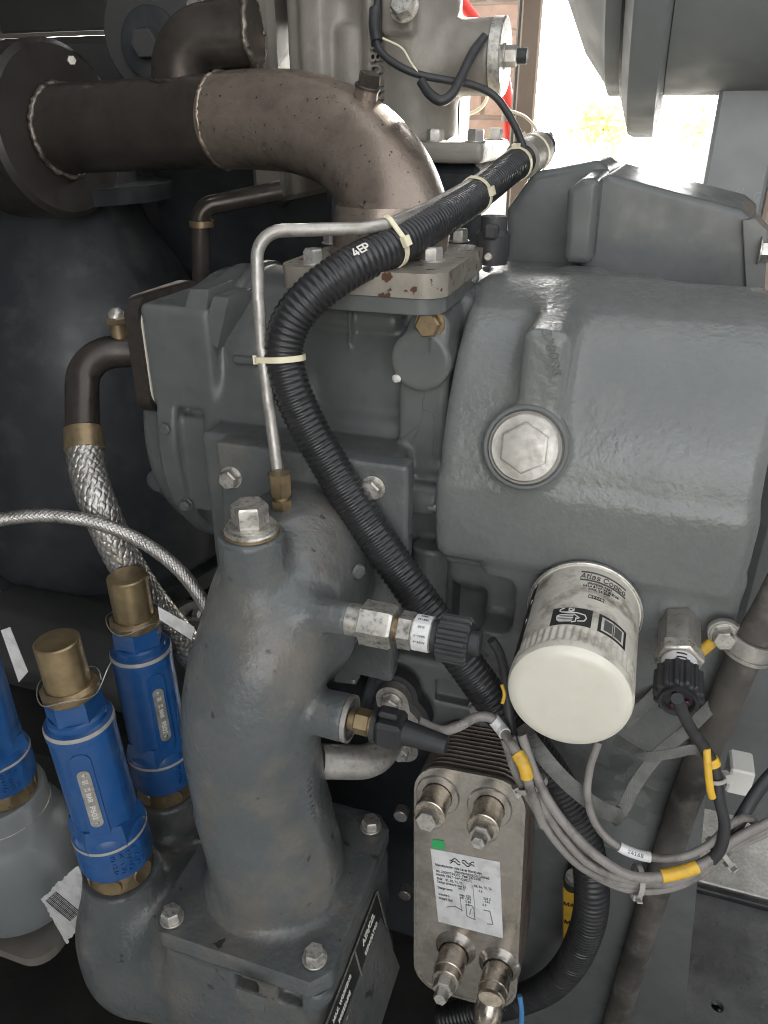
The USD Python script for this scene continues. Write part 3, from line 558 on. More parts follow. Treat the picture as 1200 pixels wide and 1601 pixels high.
part(po, 'gasket', prism(rrect(.172, .186, .02, -.2625, .4595), V(0, 0, .8137), X, Y, .0026), m_dark)
part(po, 'casting_mark', prism(sg.Polygon([(0, 0), (.03, .0), (.026, -.022), (.006, -.02)]), PY(368, 1540, .344), V(1, 0, 0), V(0, 0, 1), .002), m_elbow)
# nameplate on its right side
o_ = PX(595, 1412, -.1735); xn = -.1712
np_ = thing('name_plate', 'black and silver engraved name plate on the side of the base', 'sign', V(xn, .43, .74))
y1_, y0_, zt, zb = .497, .34, .800, .690; NW = unit(V(.19, 0, 1)*V(-1, 1, 1)); NO = V(xn-.0005, 0, .800)
def npl(m):
    v, f = m; return NO+np.c_[np.zeros(len(v)), v[:, 1], np.zeros(len(v))]+(v[:, 2:]-.800)*NW+(v[:, :1]-xn)*np.cross(Y, NW), f
part(np_, 'plate', npl(prism(rrect(y1_-y0_, zt-zb, .006, (y0_+y1_)/2, (zt+zb)/2), V(xn-.003, 0, 0), Y, Z, .0022)), m_print)
part(np_, 'border', npl(prism(rrect(y1_-y0_, zt-zb, .006, (y0_+y1_)/2, (zt+zb)/2).difference(rrect(y1_-y0_-.005, zt-zb-.005, .005, (y0_+y1_)/2, (zt+zb)/2)), V(xn-.0008, 0, 0), Y, Z, .0006)), m_steel)
part(np_, 'divider', npl(prism(sg.box(.428, zb+.004, .430, zt-.003), V(xn-.0008, 0, 0), Y, Z, .0006)), m_steel)
part(np_, 'backing_bracket', hull([V(xn-.004, y, .798) for y in (.345, .49)]+[V(xn-.004, y, .69) for y in (.345, .49)]+[V(xn+.026, y, .695) for y in (.345, .49)]), m_elbow)
NL = [(.462, .786, 'AIR/OIL', .008), (.462, .772, 'SEPARATOR', .0055), (.462, .757, 'TS 16', .009), (.462, .742, '14 BAR', .007), (.390, .787, 'MAX. WORKING', .0052), (.390, .775, 'PRESSURE', .0052), (.390, .758, '15.5 bar', .009), (.390, .741, 'TEMP. -10/120 C', .0050), (.390, .727, 'VOL. 56 L', .0065), (.390, .711, '2008', .006), (.462, .727, 'PED 97/23', .005), (.462, .711, 'CE', .009)]
for y_, z_, s_, h_ in NL: part(np_, 'engraving', npl(on_plane(text(s_, h_*.80, .0006, True), V(xn-.0008, y_, z_), Y, Z)), m_wprint)
# barcode sticker
bs = thing('barcode_sticker', 'torn white barcode sticker between the grey vessel and the base', 'sticker', PY(100, 1410, .43))
cs = [PY(*p, .43) for p in [(64, 1405), (122, 1352), (142, 1418), (104, 1476)]]
u_ = unit(cs[1]-cs[0]); w_ = unit((cs[3]-cs[0])-((cs[3]-cs[0])@u_)*u_)
loc = [((q-cs[0])@u_, (q-cs[0])@w_) for q in cs]; pp = sg.Polygon(loc).segmentize(.004); g_ = np.random.default_rng(4); pp = sg.Polygon([(x+g_.normal(0, .0008), y+g_.normal(0, .0008)) for x, y in pp.exterior.coords[:-1]]).buffer(0)
part(bs, 'paper', prism(pp, cs[0], u_, w_, .0005), m_paper)
xs_ = np.linspace(.004, .030, 10)
for k, x_ in enumerate(xs_):
    if True: 
        g2 = sg.box(.004+.0033*k, .005, .0052+.0033*k+.0006*(k % 3 == 0), .042).intersection(pp)
        if g2.area > 1e-7: part(bs, 'bar', prism(g2, cs[0]-.0004*np.cross(u_, w_), u_, w_, .0003), m_print)

# ------------------------------------------------------------------ blue safety valves
def valve(name, label, loc, rz, tilt=0.0, S=.93):
    t = thing(name, label, 'valve', loc, 'blue safety valves with brass caps'); b = np.asarray(loc, float)
    c, s = math.cos(rz), math.sin(rz); Rz = np.array([[c, -s, 0], [s, c, 0], [0, 0, 1]]); ct, s_t = math.cos(tilt), math.sin(tilt); Rz = S*np.array([[ct, 0, -s_t], [0, 1, 0], [s_t, 0, ct]])@Rz
    P_ = lambda m: (lambda q: (q[0]@Rz.T+b, q[1]))(va(m)); O = V(0, 0, 0)
    part(t, 'base_nut', P_(lathe([(0, 0), (.0355, 0), (.0365, .003), (.0365, .022), (.034, .026), (0, .026)], O, Z, 12)), m_oldbrass)
    for k in range(6):
        a = k*math.pi/3+.3; n = V(math.cos(a), math.sin(a), 0)
        part(t, 'wrench_flat', P_(lathe([(0, 0), (.0125, 0), (.0118, .0016), (.009, .0012), (0, .0006)], V(0, 0, .0135)+n*.0348, n, 20)), m_oldbrass)
    md = lambda tt, hh: np.where(hh > .075, 1, 1+0*tt)
    part(t, 'skirt', P_(lathe([(0, .024), (.0385, .024), (.0395, .028), (.0395, .066), (.0375, .074), (.034, .080), (0, .080)], O, Z, 56)), m_blue)
    part(t, 'hex_collar', P_(lathe([(0, .066), (.0398, .066), (.0398, .082), (.0365, .094), (0, .094)], O, Z, 6)), m_blue)
    bd = part(t, 'bonnet', P_(lathe([(0, .08), (.0325, .08), (.0335, .084), (.0335, .204), (.0345, .207), (.0345, .214), (.033, .218), (.029, .220), (.029, .226), (.0265, .228), (0, .228)], O, Z, 56)), m_blue)
    part(t, 'worn_edge', P_(lathe([(.0347, .2142), (.0344, .2160), (.0333, .2181)], O, Z, 56)), m_tieg); part(t, 'worn_edge', P_(lathe([(.0396, .0655), (.0398, .066), (.0398, .0672), (.0392, .0690)], O, Z, 56)), m_tieg)
    part(t, 'lock_nut', P_(lathe([(0, .226), (.028, .226), (.028, .246), (.0265, .250), (0, .250)], O, Z, 6)), m_blue)
    pf_ = part(t, 'plate_recess', P_(prism(rrect(.020, .115, .0098, 0, 0), V(-.002, -.0325, .142), X, Z, .0022)), m_blue)
    tg = part(t, 'tag_plate', P_(prism(rrect(.0125, .076, .006, 0, 0), V(-.002, -.0348, .142), X, Z, .0012)), m_tube)
    for k, (s_, zz, h_) in enumerate((('SI', .166, .0042), ('15', .156, .0038), ('BAR', .145, .0044), ('P5O2', .124, .005))):
        part(tg, 'tag_stamp', P_(on_plane(text(s_, h_, .0003, True), V(-.002, -.0361, zz), -Z if len(s_) > 2 else X, X if len(s_) > 2 else Z)), m_wprint)
    for zz in (.174, .110): part(tg, 'rivet', P_(lathe([(0, 0), (.0026, 0), (.0018, .0014), (0, .0018)], V(-.002, -.036, zz), -Y, 12)), m_steel)
    for r_, s_ in enumerate(('3A279', '1-20', 'P5O2E')):
        for k, ch in enumerate(s_):
            a = dg(-100+15+11*k); n = V(math.cos(a), math.sin(a), 0); part(t, 'cast_letter', P_(on_plane(text(ch, .0066, .0018, True), n*.0392+V(0, 0, .058-.0105*r_), V(-math.sin(a), math.cos(a), 0), Z)), m_blue)
    part(t, 'cap_skirt', P_(lathe([(0, .250), (.0275, .250), (.0285, .253), (.0285, .258), (.024, .262), (0, .262)], O, Z, 10, mod=None)), m_oldbrass)
    part(t, 'cap', P_(lathe([(0, .258), (.0215, .258), (.0215, .311), (.0200, .3125), (0, .3125)], O, Z, 40)), m_brass)
    sl = part(t, 'seal_wire', P_(tube(spline([V(.030*math.cos(a), .030*math.sin(a), .258+.004*math.sin(3*a)) for a in np.linspace(0, 6.0, 22)]+[V(.036, .008, .262), V(.042, .006, .272)], 3), .0006, 5)), m_steel)
    return t
valve('safety_valve', 'nearest blue safety valve with brass cap, standing beside the elbow foot', V1, dg(34), dg(3))
valve('safety_valve', 'blue safety valve half behind the elbow, under the braided hoses', V2, dg(58), dg(1))
V3 = PZ(12, 1236, .795)
valve('safety_valve', 'blue safety valve cut off by the left picture edge', V3, dg(22))
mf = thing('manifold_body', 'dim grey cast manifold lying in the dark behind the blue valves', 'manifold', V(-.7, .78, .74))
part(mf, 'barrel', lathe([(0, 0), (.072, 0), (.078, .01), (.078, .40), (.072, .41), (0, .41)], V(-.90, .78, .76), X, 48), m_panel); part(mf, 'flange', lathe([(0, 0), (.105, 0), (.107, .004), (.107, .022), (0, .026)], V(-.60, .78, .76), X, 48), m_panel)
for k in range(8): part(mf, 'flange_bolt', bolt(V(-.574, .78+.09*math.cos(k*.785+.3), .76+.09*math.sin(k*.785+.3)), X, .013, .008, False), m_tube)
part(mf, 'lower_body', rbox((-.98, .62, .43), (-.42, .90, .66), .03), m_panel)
# paper tags
for nm, lab, c4, dpt in (('paper_tag', 'white paper tag hanging between rear blue valve and elbow', [(247, 948), (304, 980), (300, 1000), (250, 968)], .49), ('paper_tag', 'white paper tag on the valve at the left edge', [(2, 985), (16, 980), (44, 1050), (30, 1066)], .47)):
    q = [PY(*p, dpt) for p in c4]; n = unit(np.cross(q[1]-q[0], q[3]-q[0])); v = np.vstack([q, [k-n*.0006 for k in q]])
    solo(nm, hull(v), m_paper, lab, 'tag')
# grey vessel lower left
gv = thing('small_vessel', 'smooth grey rounded vessel under the left blue valve', 'vessel', V3-V(0, 0, .2))
part(gv, 'shell', lathe([(0, -.205), (.035, -.204), (.055, -.196), (.070, -.178), (.076, -.155), (.077, -.10), (.074, -.07), (.066, -.052), (.058, -.044), (.056, -.01), (.053, -.002), (0, -.002)], V3-V(.020, 0, 0), Z, 64), m_motor, smooth=50)
part(gv, 'foot_flange', prism(rrect(.145, .13, .03, 0, 0), V3+V(-.020, 0, -.222), X, Y, .014), m_alu)
part(gv, 'neck_seam', lathe([(.0562, 0), (.0575, .001), (.0562, .002)], V3+V(-.020, 0, -.03), Z, 64), m_steel)
# ------------------------------------------------------------------ plate heat exchanger
hx = thing('plate_heat_exchanger', 'brazed plate heat exchanger with four ports and a printed label', 'heat exchanger', V(-.09, .55, .62))
tl, tb_ = dg(-4.0), dg(10); hu = V(math.cos(tl), 0, -math.sin(tl)); hw = unit(V(math.sin(tl)*math.cos(tb_), math.sin(tb_), math.cos(tl)*math.cos(tb_))); hn = np.cross(hu, hw)
HC = PY(729, 1393, .508); HW, HH = .108, .272
def hpl(px, py): r = ray(px, py); return EYE+r*((HC-EYE)@hn)/(r@hn)
def on_hx(m, lift=0.0): v, f = m; return HC+v[:, :1]*hu+v[:, 1:2]*hw+(v[:, 2:]+lift)*hn, f
part(hx, 'front_plate', [on_hx(prism(rrect(HW, HH, .030), V(0, 0, 0), X, Y, .0022), -.0022), on_hx(cat_([prism(rrect(HW, HH, .030).difference(rrect(HW-.006, HH-.006, .027)), V(0, 0, 0), X, Y, .0016)]), -.0002)], m_stainless)
NPL = 25
for k in range(NPL):
    s_ = 1-.012*(k % 2); yy = .0030+k*.0034
    lo_ = np.array(rrect(HW*s_-.001, HH*s_-.001, .029).exterior.coords)[:-1]; n_ = len(lo_)
    fl_ = np.concatenate([np.c_[lo_*.965, np.zeros(n_)], np.c_[lo_, np.full(n_, -.0016)], np.c_[lo_*.96, np.full(n_, -.0030)]])
    i_ = np.arange(n_); j_ = (i_+1) % n_
    f_ = np.vstack([np.c_[i_+n_, j_+n_, j_], np.c_[i_+n_, j_, i_], np.c_[i_+2*n_, j_+2*n_, j_+n_], np.c_[i_+2*n_, j_+n_, i_+n_]])
    part(hx, 'plate', on_hx((fl_, f_), -yy), m_copper, smooth=25)
part(hx, 'core', on_hx(prism(rrect(HW*.95, HH*.95, .027), V(0, 0, 0), X, Y, NPL*.0034), -.003-NPL*.0034), m_copper)
for (px, py, tp) in ((684, 1243, 0), (765, 1262, 0), (712, 1482, 1), (780, 1508, 1)):
    p = hpl(px, py); ax = hn
    if tp == 0:
        part(hx, 'port_collar', lathe([(.0200, -.001), (.0215, .001), (.0205, .0022), (.0150, .0022), (.0145, 0)], p, ax, 40), m_stainless)
        q = part(hx, 'port', lathe([(0, 0), (.0142, 0), (.0142, .024), (.0150, .0245), (.0150, .031), (.0135, .032), (0, .032)], p, ax, 40), m_port)
    else:
        part(hx, 'port_collar', lathe([(.0215, -.001), (.0205, .0012), (.0175, .003), (.0155, .008)], p, ax, 40), m_stainless, smooth=60)
        q = part(hx, 'port', lathe([(0, .0), (.0142, .0), (.0145, .032), (.0135, .0325), (.0135, .042), (.012, .043), (0, .043)], p, ax, 40), m_port)
    l_ = .032 if tp == 0 else .043
    part(q, 'plug_nut', hexp(.0185, .010, p+l_*ax, ax, .15), m_steel)
    if (px, py) != (684, 1243): part(q, 'plug_tip', hexp(.012, .010, p+(l_+.010)*ax, ax, .2), m_steel if px < 760 or tp == 0 else m_oldbrass)
nz = PY(766, 1562, .44)
part(hx, 'drain_nipple', lathe([(0, 0), (.011, 0), (.0135, .010), (.0125, .022), (.009, .030), (.009, .06), (0, .06)], nz, unit(V(-.02, -.55, -1)), 28), m_port)
def hxp(px, py): p = hpl(px, py)-HC; return np.array([p@hu, p@hw])
lc = [hxp(*p) for p in ((673, 1326), (781, 1347), (786, 1466), (685, 1440))]
part(hx, 'label_sheet', on_hx(prism(sg.Polygon(lc), V(0, 0, 0), X, Y, .0004), .0001), m_paper)
part(hx, 'green_sticker', on_hx(prism(sg.Polygon([hxp(*p) for p in ((676, 1311), (694, 1314), (696, 1328), (675, 1325))]), V(0, 0, 0), X, Y, .0004), .0003), m_green)
l0, lu, lv = lc[0], (lc[1]-lc[0]), (lc[3]-lc[0])
def on_label(m, s, t): # s, t: fractions across and down the label
    v, f = m; a, b = np.linalg.norm(lu), np.linalg.norm(lv); q = l0+np.outer(s+v[:, 0]/a, lu)-np.outer(-t+v[:, 1]/b, lv)*1.0
    return on_hx((np.c_[q, v[:, 2]], f), .0006)
for s, t, h, tx in ((.05, .20, .0026, 'Manufacturer: Alfa Laval Stockholm'), (.33, .245, .0026, 'Manufacturing Co. Limited'), (.05, .285, .0026, 'No. 30009745101  Year 06/2008'), (.05, .33, .0026, 'Model: CB27-34H C4H17L'), (.05, .385, .0024, 'Side:    S1, S2, T1, T2'), (.60, .385, .0024, 'S3, S4, T3, T4'), (.05, .43, .0024, 'Design pressure max 31'), (.66, .44, .0024, '1.6'), (.36, .465, .0024, 'min 0'), (.05, .51, .0024, 'Design temp'), (.37, .55, .0024, 'max  225'), (.72, .53, .0024, '225 C'), (.37, .585, .0024, 'min -196'), (.72, .57, .0024, '-196'), (.05, .60, .0024, 'Volume L'), (.45, .625, .0024, '0.85'), (.70, .62, .0024, '0.9'), (.05, .655, .0024, 'Weight (kg)'), (.45, .665, .0024, '4.5')):
    m = text(tx, h, .0002, True); m = ((m[0]-V(m[0][:, 0].min(), 0, 0))*V(.78, 1, 1), m[1]); part(hx, 'label_line', on_label(m, s, t), m_print)
wv = [[(x, .0016*math.sin(x*700+ph)+o) for x in np.linspace(-.012, .012, 28)] for o, ph in ((.0016, 0), (-.0016, .9))]
part(hx, 'label_logo', on_label(strokes([w[:12] for w in wv]+[w[14:] for w in wv], .0010, .0003), .45, .105), m_print)
dr = [[(0, 0), (0, .014), (.006, .014), (.008, .011), (.008, -.002), (0, 0)], [(.018, .012), (.024, .012), (.026, -.003), (.020, -.004)], [(.003, .003), (.005, .010)], [(-.02, .006), (-.012, .009), (-.004, .006)]]
part(hx, 'label_drawing', on_label(strokes(dr, .0007, .0002), .45, .83), m_gprint)
part(hx, 'label_rule', on_label(strokes([[(0, 0), (0, -.027)], [(-.014, -.018), (-.014, -.034)]], .0004, .0002), .58, .39), m_gprint)
for px, py in ((630, 1265), (636, 1388)):
    c = PY(px, py, .60); part(hx, 'mounting_stud', disc(.008, .012, c, -Y, 16), m_tube)

# ------------------------------------------------------------------ corrugated conduit, steel line, ties
CP = [(848, 230, .935), (800, 262, .86), (740, 308, .78), (680, 347, .70), (610, 387, .650), (545, 420, .630), (490, 460, .625), (455, 502, .630), (443, 547, .638), (450, 592, .645), (473, 650, .655), (510, 717, .664), (552, 787, .668), (596, 852, .672), (641, 917, .676), (690, 985, .680), (738, 1052, .685), (782, 1112, .69), (830, 1165, .70), (880, 1240, .715), (915, 1320, .725), (925, 1400, .735), (908, 1475, .78), (868, 1533, .85), (815, 1562, .92), (760, 1578, .955), (690, 1592, .98)]
cpts = spline([D(*p) for p in CP], 12); cpts, cs_ = resample(cpts, .00066)
PIT = .0052
def ridge(t, s): q = (s/PIT) % 1; return np.where(q < .62, .00105*np.sqrt(np.clip(1-((q-.31)/.31)**2, 0, 1)), 0)*(1+0*t)
cd = thing('corrugated_conduit', 'black corrugated cable conduit winding down across the machine', 'conduit', D(443, 547, .67))
part(cd, 'conduit', tube(cpts, .0158, 26, h=ridge), m_conduit, smooth=50)
for k, ch in enumerate('4EP'): 
    i = int(np.argmin(np.linalg.norm(cpts-D(545+9*k, 405-6*k, .63), axis=1))); T = -unit(cpts[i+5]-cpts[i-5]); n = unit(EYE+V(0, 0, .5)-cpts[i]); n = unit(n-(n@T)*T)
    part(cd, 'conduit_print', on_plane(text(ch, .007, .0005, True), cpts[i]+n*.0168, T, np.cross(n, T)), m_wprint)
ce = thing('conduit_sleeve', 'pale clean sleeve end where the conduit leaves to the right', 'sleeve', D(840, 235, .92))
part(ce, 'sleeve', lathe([(.017, 0), (.0215, .001), (.0215, .052), (.0205, .054), (.017, .054)], D(815, 251, .882), unit(D(866, 218, .965)-D(815, 251, .882)), 32), m_alu)
TP = [(858, 213, .945), (800, 244, .865), (735, 288, .775), (670, 324, .69), (612, 349, .642), (570, 357, .630), (400, 362, .612), (404, 470, .625), (409, 545, .635), (421, 640, .647), (436, 748, .658)]
tp = corner([D(*p) for p in TP], .022, 8)
stl = thing('steel_line', 'thin bare steel tube bent beside the conduit to a brass fitting', 'tube', D(436, 752, .712))
part(stl, 'tube', tube(tp, .0052, 14), m_tube, smooth=60)
fb = PY(437, 740, .53); fa = -Z
part(stl, 'sleeve_nut', hexp(.0165, .020, fb, fa, .15), m_oldbrass); part(stl, 'olive', disc(.0068, .005, fb+.0195*fa, fa, 20), m_brass); part(stl, 'body_nut', hexp(.0160, .009, fb+.0235*fa, fa, .15), m_brass)
part(stl, 'stud', disc(.0066, .016, fb+.032*fa, fa, 20), m_oldbrass)
def tie(label, px, py, d, others=(), head=(1, 0), mat=m_tie, path=cpts, r=.0171, wd=.0048, group='cream cable ties on the conduit', tail=.0, name='cable_tie'):
    i = int(np.argmin(np.linalg.norm(path-D(px, py, d), axis=1))); i = min(max(i, 6), len(path)-7); c = path[i]; T = unit(path[i+6]-path[i-6]); u, w, _ = frame(T)
    g = sg.Point(0, 0).buffer(r, 16)
    for q, rr in others:
        v = (np.asarray(q)-c); v = v-(v@T)*T; g = g.union(sg.Point(v@u, v@w).buffer(rr, 12))
    g = g.convex_hull; t = thing(name, label, 'cable tie', c, group)
    part(t, 'band', prism(g.buffer(.0013).difference(g), c-T*wd/2, u, w, wd), mat)
    hd = RT*head[0]+UP*head[1]; a = math.atan2(hd@w, hd@u); far = sg.LineString([(0, 0), (.1*math.cos(a), .1*math.sin(a))]).intersection(g.exterior)
    e = np.array(far.coords[0]) if far.geom_type == 'Point' else np.array([r*math.cos(a), r*math.sin(a)]); n = math.cos(a)*u+math.sin(a)*w; o = c+e[0]*u+e[1]*w; b = np.cross(T, n)
    hh = [o+n*sn+b*sb+T*st for sn in (-.0005, .0042) for sb in (-.0042, .0042) for st in (-.0036, .0036)]
    part(t, 'head', hull(hh), mat)
    if tail: part(t, 'tail', hull([o+n*sn+b*sb+T*st for sn in (.002, .0032) for sb in (0, -tail) for st in (-.0022, .0022)]), mat)
    return t
def near(P, q): return P[np.argmin(np.linalg.norm(P-q, axis=1))]
tpr, _ = resample(tp, .002)
tie('cream cable tie with square head on the black conduit and steel line', 612, 386, .65, [(near(tpr, D(600, 350, .64)), .0056)], (.75, .35))
tie('cream cable tie round the conduit below the valve casting flange', 742, 306, .782, [(near(tpr, D(737, 288, .777)), .0056)], (.9, .35))
tie('cream cable tie where the steel line crosses the conduit bend', 443, 560, .640, [(near(tpr, D(410, 558, .637)), .0056)], (-1, .1))
tie('cream cable tie holding the thin black cable at the upper conduit end', 808, 256, .87, [(near(tpr, D(800, 244, .865)), .0056)], (.2, 1))
tie('thin cream tie on the pale conduit sleeve by the door post', 828, 242, .905, [], (-.3, 1), r=.0218, wd=.0025)

# ------------------------------------------------------------------ braided hoses
def braid(n, pitch, amp):
    def h(t, s):
        a = t*n/(2*np.pi)+s/pitch; b = t*n/(2*np.pi)-s/pitch; ck = (np.floor(a)+np.floor(b)) % 2
        fa, fb_ = np.abs(np.sin(np.pi*a))**.6, np.abs(np.sin(np.pi*b))**.6
        return amp*np.where(ck > .5, fa, fb_*.85)
    return h
bh = thing('braided_hose', 'thick steel braided hose on a brown bent pipe left of the compressor', 'hose', D(130, 690, .80))
bp_ = corner([D(236, 548, .835), D(128, 552, .815), D(129, 692, .80)], .05, 10); part(bh, 'bent_pipe', tube(bp_, .0172, 24), m_pipedark, smooth=60)
part(bh, 'collar', lathe([(.0175, 0), (.0195, .001), (.0200, .014), (.0205, .0235), (.0185, .025), (0, .025)], D(129, 668, .803), unit(D(133, 705, .80)-D(129, 668, .803)), 32), m_oldbrass)
bb, _ = resample(spline([D(130, 690, .80), D(137, 735, .795), D(152, 785, .79), (D(178, 845, .80)), D(215, 912, .83), D(262, 975, .86), D(310, 1030, .90)], 10), .0008)
part(bh, 'braid', tube(bb, .0172, 120, h=braid(14, .011, .0016)), m_braid, smooth=60)
st_ = D(188, 535, .822); part(bh, 'stub', lathe([(0, 0), (.0085, 0), (.0085, .032), (0, .032)], st_-V(0, 0, .008), Z, 20), m_oldbrass)
part(bh, 'cap_nut', hexp(.020, .007, st_+V(0, 0, .020), Z, .2), m_oldbrass); part(bh, 'white_seal', lathe([(0, 0), (.009, 0), (.008, .005), (.004, .009), (0, .010)], st_+V(0, 0, .027), Z, 8), m_steel)
th = thing('thin_braided_hose', 'thin shiny braided hose arching across the left', 'hose', D(60, 806, .76))
tb, _ = resample(spline([D(-40, 822, .74), D(10, 811, .75), D(60, 806, .755), D(110, 809, .76), D(160, 820, .765), D(220, 846, .77), D(270, 882, .77), D(300, 915, .77), D(335, 970, .77)], 10), .00055)
part(th, 'braid', tube(tb, .0063, 72, h=braid(10, .0046, .0007)), m_braid, smooth=60)

# ------------------------------------------------------------------ pipe with clamp, lower right
pp_ = spline([PY(*p) for p in [(1290, 760, .60), (1250, 860, .60), (1205, 950, .60), (1168, 1015, .597), (1128, 1110, .595), (1075, 1240, .595), (1035, 1360, .597), (1000, 1470, .60), (962, 1600, .60), (940, 1680, .60)]], 10)
cp_ = thing('return_pipe', 'dusty dark steel pipe slanting down to the lower right in front of the foot', 'pipe', pp_[-1])
m_pipe = paint('dusty_dark_pipe', (.034, .031, .028), (.085, .076, .064), .55, metal=.2, grain=200, relief=.0003, vary=14, dirt=(.22, .20, .17), dirt_amt=.55, dirt_scale=22)
part(cp_, 'pipe', tube(pp_, .0140, 28), m_pipe, smooth=60)
kc = near(pp_, PY(1172, 1012, .597)); i = int(np.argmin(np.linalg.norm(pp_-kc, axis=1))); KT = unit(pp_[i+2]-pp_[i-2])
kl = thing('pipe_clamp', 'grey metal pipe clamp with a hex bolt beside the yellow marker', 'clamp', kc)
ku, kw, _ = frame(KT)
part(kl, 'band', prism(sg.Point(0, 0).buffer(.0185, 24).difference(sg.Point(0, 0).buffer(.0158, 24)), kc-KT*.0085, ku, kw, .017), m_tube)
part(kl, 'band_edge', prism(sg.Point(0, 0).buffer(.0205, 24).difference(sg.Point(0, 0).buffer(.0186, 24)), kc+KT*.006, ku, kw, .003), m_tube)
eb = PY(1131, 991, .598); part(kl, 'ear', [lathe([(0, 0), (.0135, 0), (.0135, .004), (.0128, .005), (0, .005)], eb+V(0, .004, 0), -Y, 28), hull([eb+V(a_, b_, c_) for a_ in (0, .026) for b_ in (-.0008, .0035) for c_ in (-.012, .010)])], m_tube)
part(kl, 'bolt', bolt(eb+V(0, -.001, 0), -Y, .0165, .010), m_steel)
ym = thing('yellow_marker', 'short yellow sleeve poking out left of the pipe clamp', 'cable marker', PY(1105, 1010, .60))
part(ym, 'sleeve', lathe([(0, 0), (.0048, 0), (.0048, .019), (0, .019)], PY(1095, 1019, .597), unit(PY(1117, 1000, .60)-PY(1095, 1019, .597)), 16), m_yellow)

# ------------------------------------------------------------------ cables, markers, straps
def cable(label, pts, r, mat=m_cable, name='cable', group=None, n=10, markers=()):
    P = spline([D(*p) for p in pts], n); t = thing(name, label, 'cable', P[0], group); part(t, 'sheath', tube(P, r, 10), mat, smooth=60); Q, _ = resample(P, .001)
    for (px, py, l, m_, s_) in markers:
        i = int(np.argmin([abs(600+FPX*((q-EYE)@RT)/((q-EYE)@FW)-px)+abs(800.5-FPX*((q-EYE)@UP)/((q-EYE)@FW)-py) for q in Q])); k = int(l/.001/2); seg = Q[max(i-k, 0):i+k+1]
        mk = part(t, 'marker_sleeve', tube(seg, r*1.28, 14), m_, smooth=60)
        if s_:
            c = seg[len(seg)//2]; T = unit(seg[-1]-seg[0]); nrm = unit(EYE-c); nrm = unit(nrm-(nrm@T)*T); part(mk, 'marker_print', on_plane(text(s_, r*.9, .0004), c+nrm*r*1.28, T, np.cross(nrm, T)), m_gprint)
    return t
BG = 'dusty grey cables of the lower right bundle'
off = [(0, 0, 0), (-12, 6, .006), (-3, 14, .010), (9, 4, .004), (13, -5, -.006)]
base_b = [(800, 1150), (822, 1205), (848, 1260), (882, 1310), (925, 1350), (985, 1374), (1045, 1372), (1098, 1350), (1142, 1318), (1200, 1288)]
labs = ['innermost dusty cable of the bundle under the oil filter', 'outer dusty cable of the bundle, lowest left side', 'lowest cable along the bottom of the hanging bundle', 'dusty cable in the middle of the hanging bundle', 'upper cable of the bundle, carrying the large yellow sleeve']
for k, (ox, oy, od) in enumerate(off):
    g_ = np.random.default_rng(20+k); P = [(x+ox*(1 if j < 5 else .5)+g_.normal(0, 1.6), y+oy*(1.0 if j > 2 else .5)+g_.normal(0, 1.6), .625+od+.0*j) for j, (x, y) in enumerate(base_b)]
    cable(labs[k], P, .0036 if k != 4 else .0040, group=BG, markers=[(1062, 1358, .030, m_yellow, '')] if k == 4 else [])
cable('thin cable from under the filter with a white marker sleeve', [(935, 1160, .63), (922, 1200, .632), (918, 1245, .632), (932, 1290, .632), (962, 1320, .63), (1005, 1338, .627), (1060, 1340, .622), (1105, 1322, .62), (1140, 1290, .62), (1165, 1278, .625), (1185, 1290, .63)], .0033, markers=[(992, 1334, .027, m_paper, '24168')])
cable('sensor cable from the lower black plug with white and yellow sleeves', [(655, 1128, .64), (690, 1142, .64), (715, 1136, .64), (745, 1121, .64), (766, 1122, .64), (782, 1138, .638), (800, 1165, .62), (818, 1195, .612), (828, 1232, .615), (850, 1290, .632)], .0042, markers=[(778, 1138, .017, m_paper, ''), (819, 1197, .020, m_yellow, '')])
cable('black sensor cable hanging from the plug below the clamp, yellow sleeve', [(1058, 1092, .555), (1066, 1112, .57), (1080, 1140, .585), (1100, 1168, .60), (1116, 1200, .602), (1124, 1250, .605), (1132, 1290, .61), (1126, 1325, .615), (1112, 1345, .62)], .0046, m_black, markers=[(1109, 1192, .006, m_yellow, '')])
cable('thin cable with yellow tag beside the black sensor cable', [(1104, 1170, .597), (1106, 1200, .597), (1110, 1235, .598), (1113, 1246, .6)], .0030, m_yellow)
cable('dark thick cable entering the bundle from the right edge', [(1215, 1200, .64), (1185, 1235, .635), (1160, 1275, .63), (1140, 1310, .63), (1118, 1336, .628)], .0055, m_black)
cable('cable from the horizontal sensor plug dropping behind the filter', [(768, 1000, .64), (780, 1020, .645), (788, 1050, .65), (792, 1090, .65), (800, 1140, .645), (815, 1190, .64)], .0040, m_black)
cable('thin yellow wire at the left edge of the filter', [(784, 1070, .63), (788, 1085, .63), (785, 1100, .63)], .0015, m_yellow)
def gtie(label, px, py, r, hd):
    c = D(px, py, .632); g_ = spline([D(x, y, .632) for x, y in base_b], 10); g_, _ = resample(g_, .001)
    tie(label, px, py, .632, [], hd, m_tieg, g_, r, .0042, 'grey cable ties on the cable bundle', .010)
gtie('grey cable tie on the bundle left of the braided strap', 832, 1226, .012, (-1, -.2)); gtie('grey cable tie at the bottom of the hanging bundle', 996, 1374, .0115, (0, -1)); gtie('grey cable tie on the bundle over the speckled sheet', 1124, 1332, .012, (.3, -1))
tie('small grey cable tie on the black sensor cable', 1120, 1218, .603, [], (1, .3), m_tieg, resample(spline([D(1100, 1168, .60), D(1116, 1200, .602), D(1124, 1250, .605)], 10), .001)[0], .0062, .003, 'grey cable ties on the cable bundle')
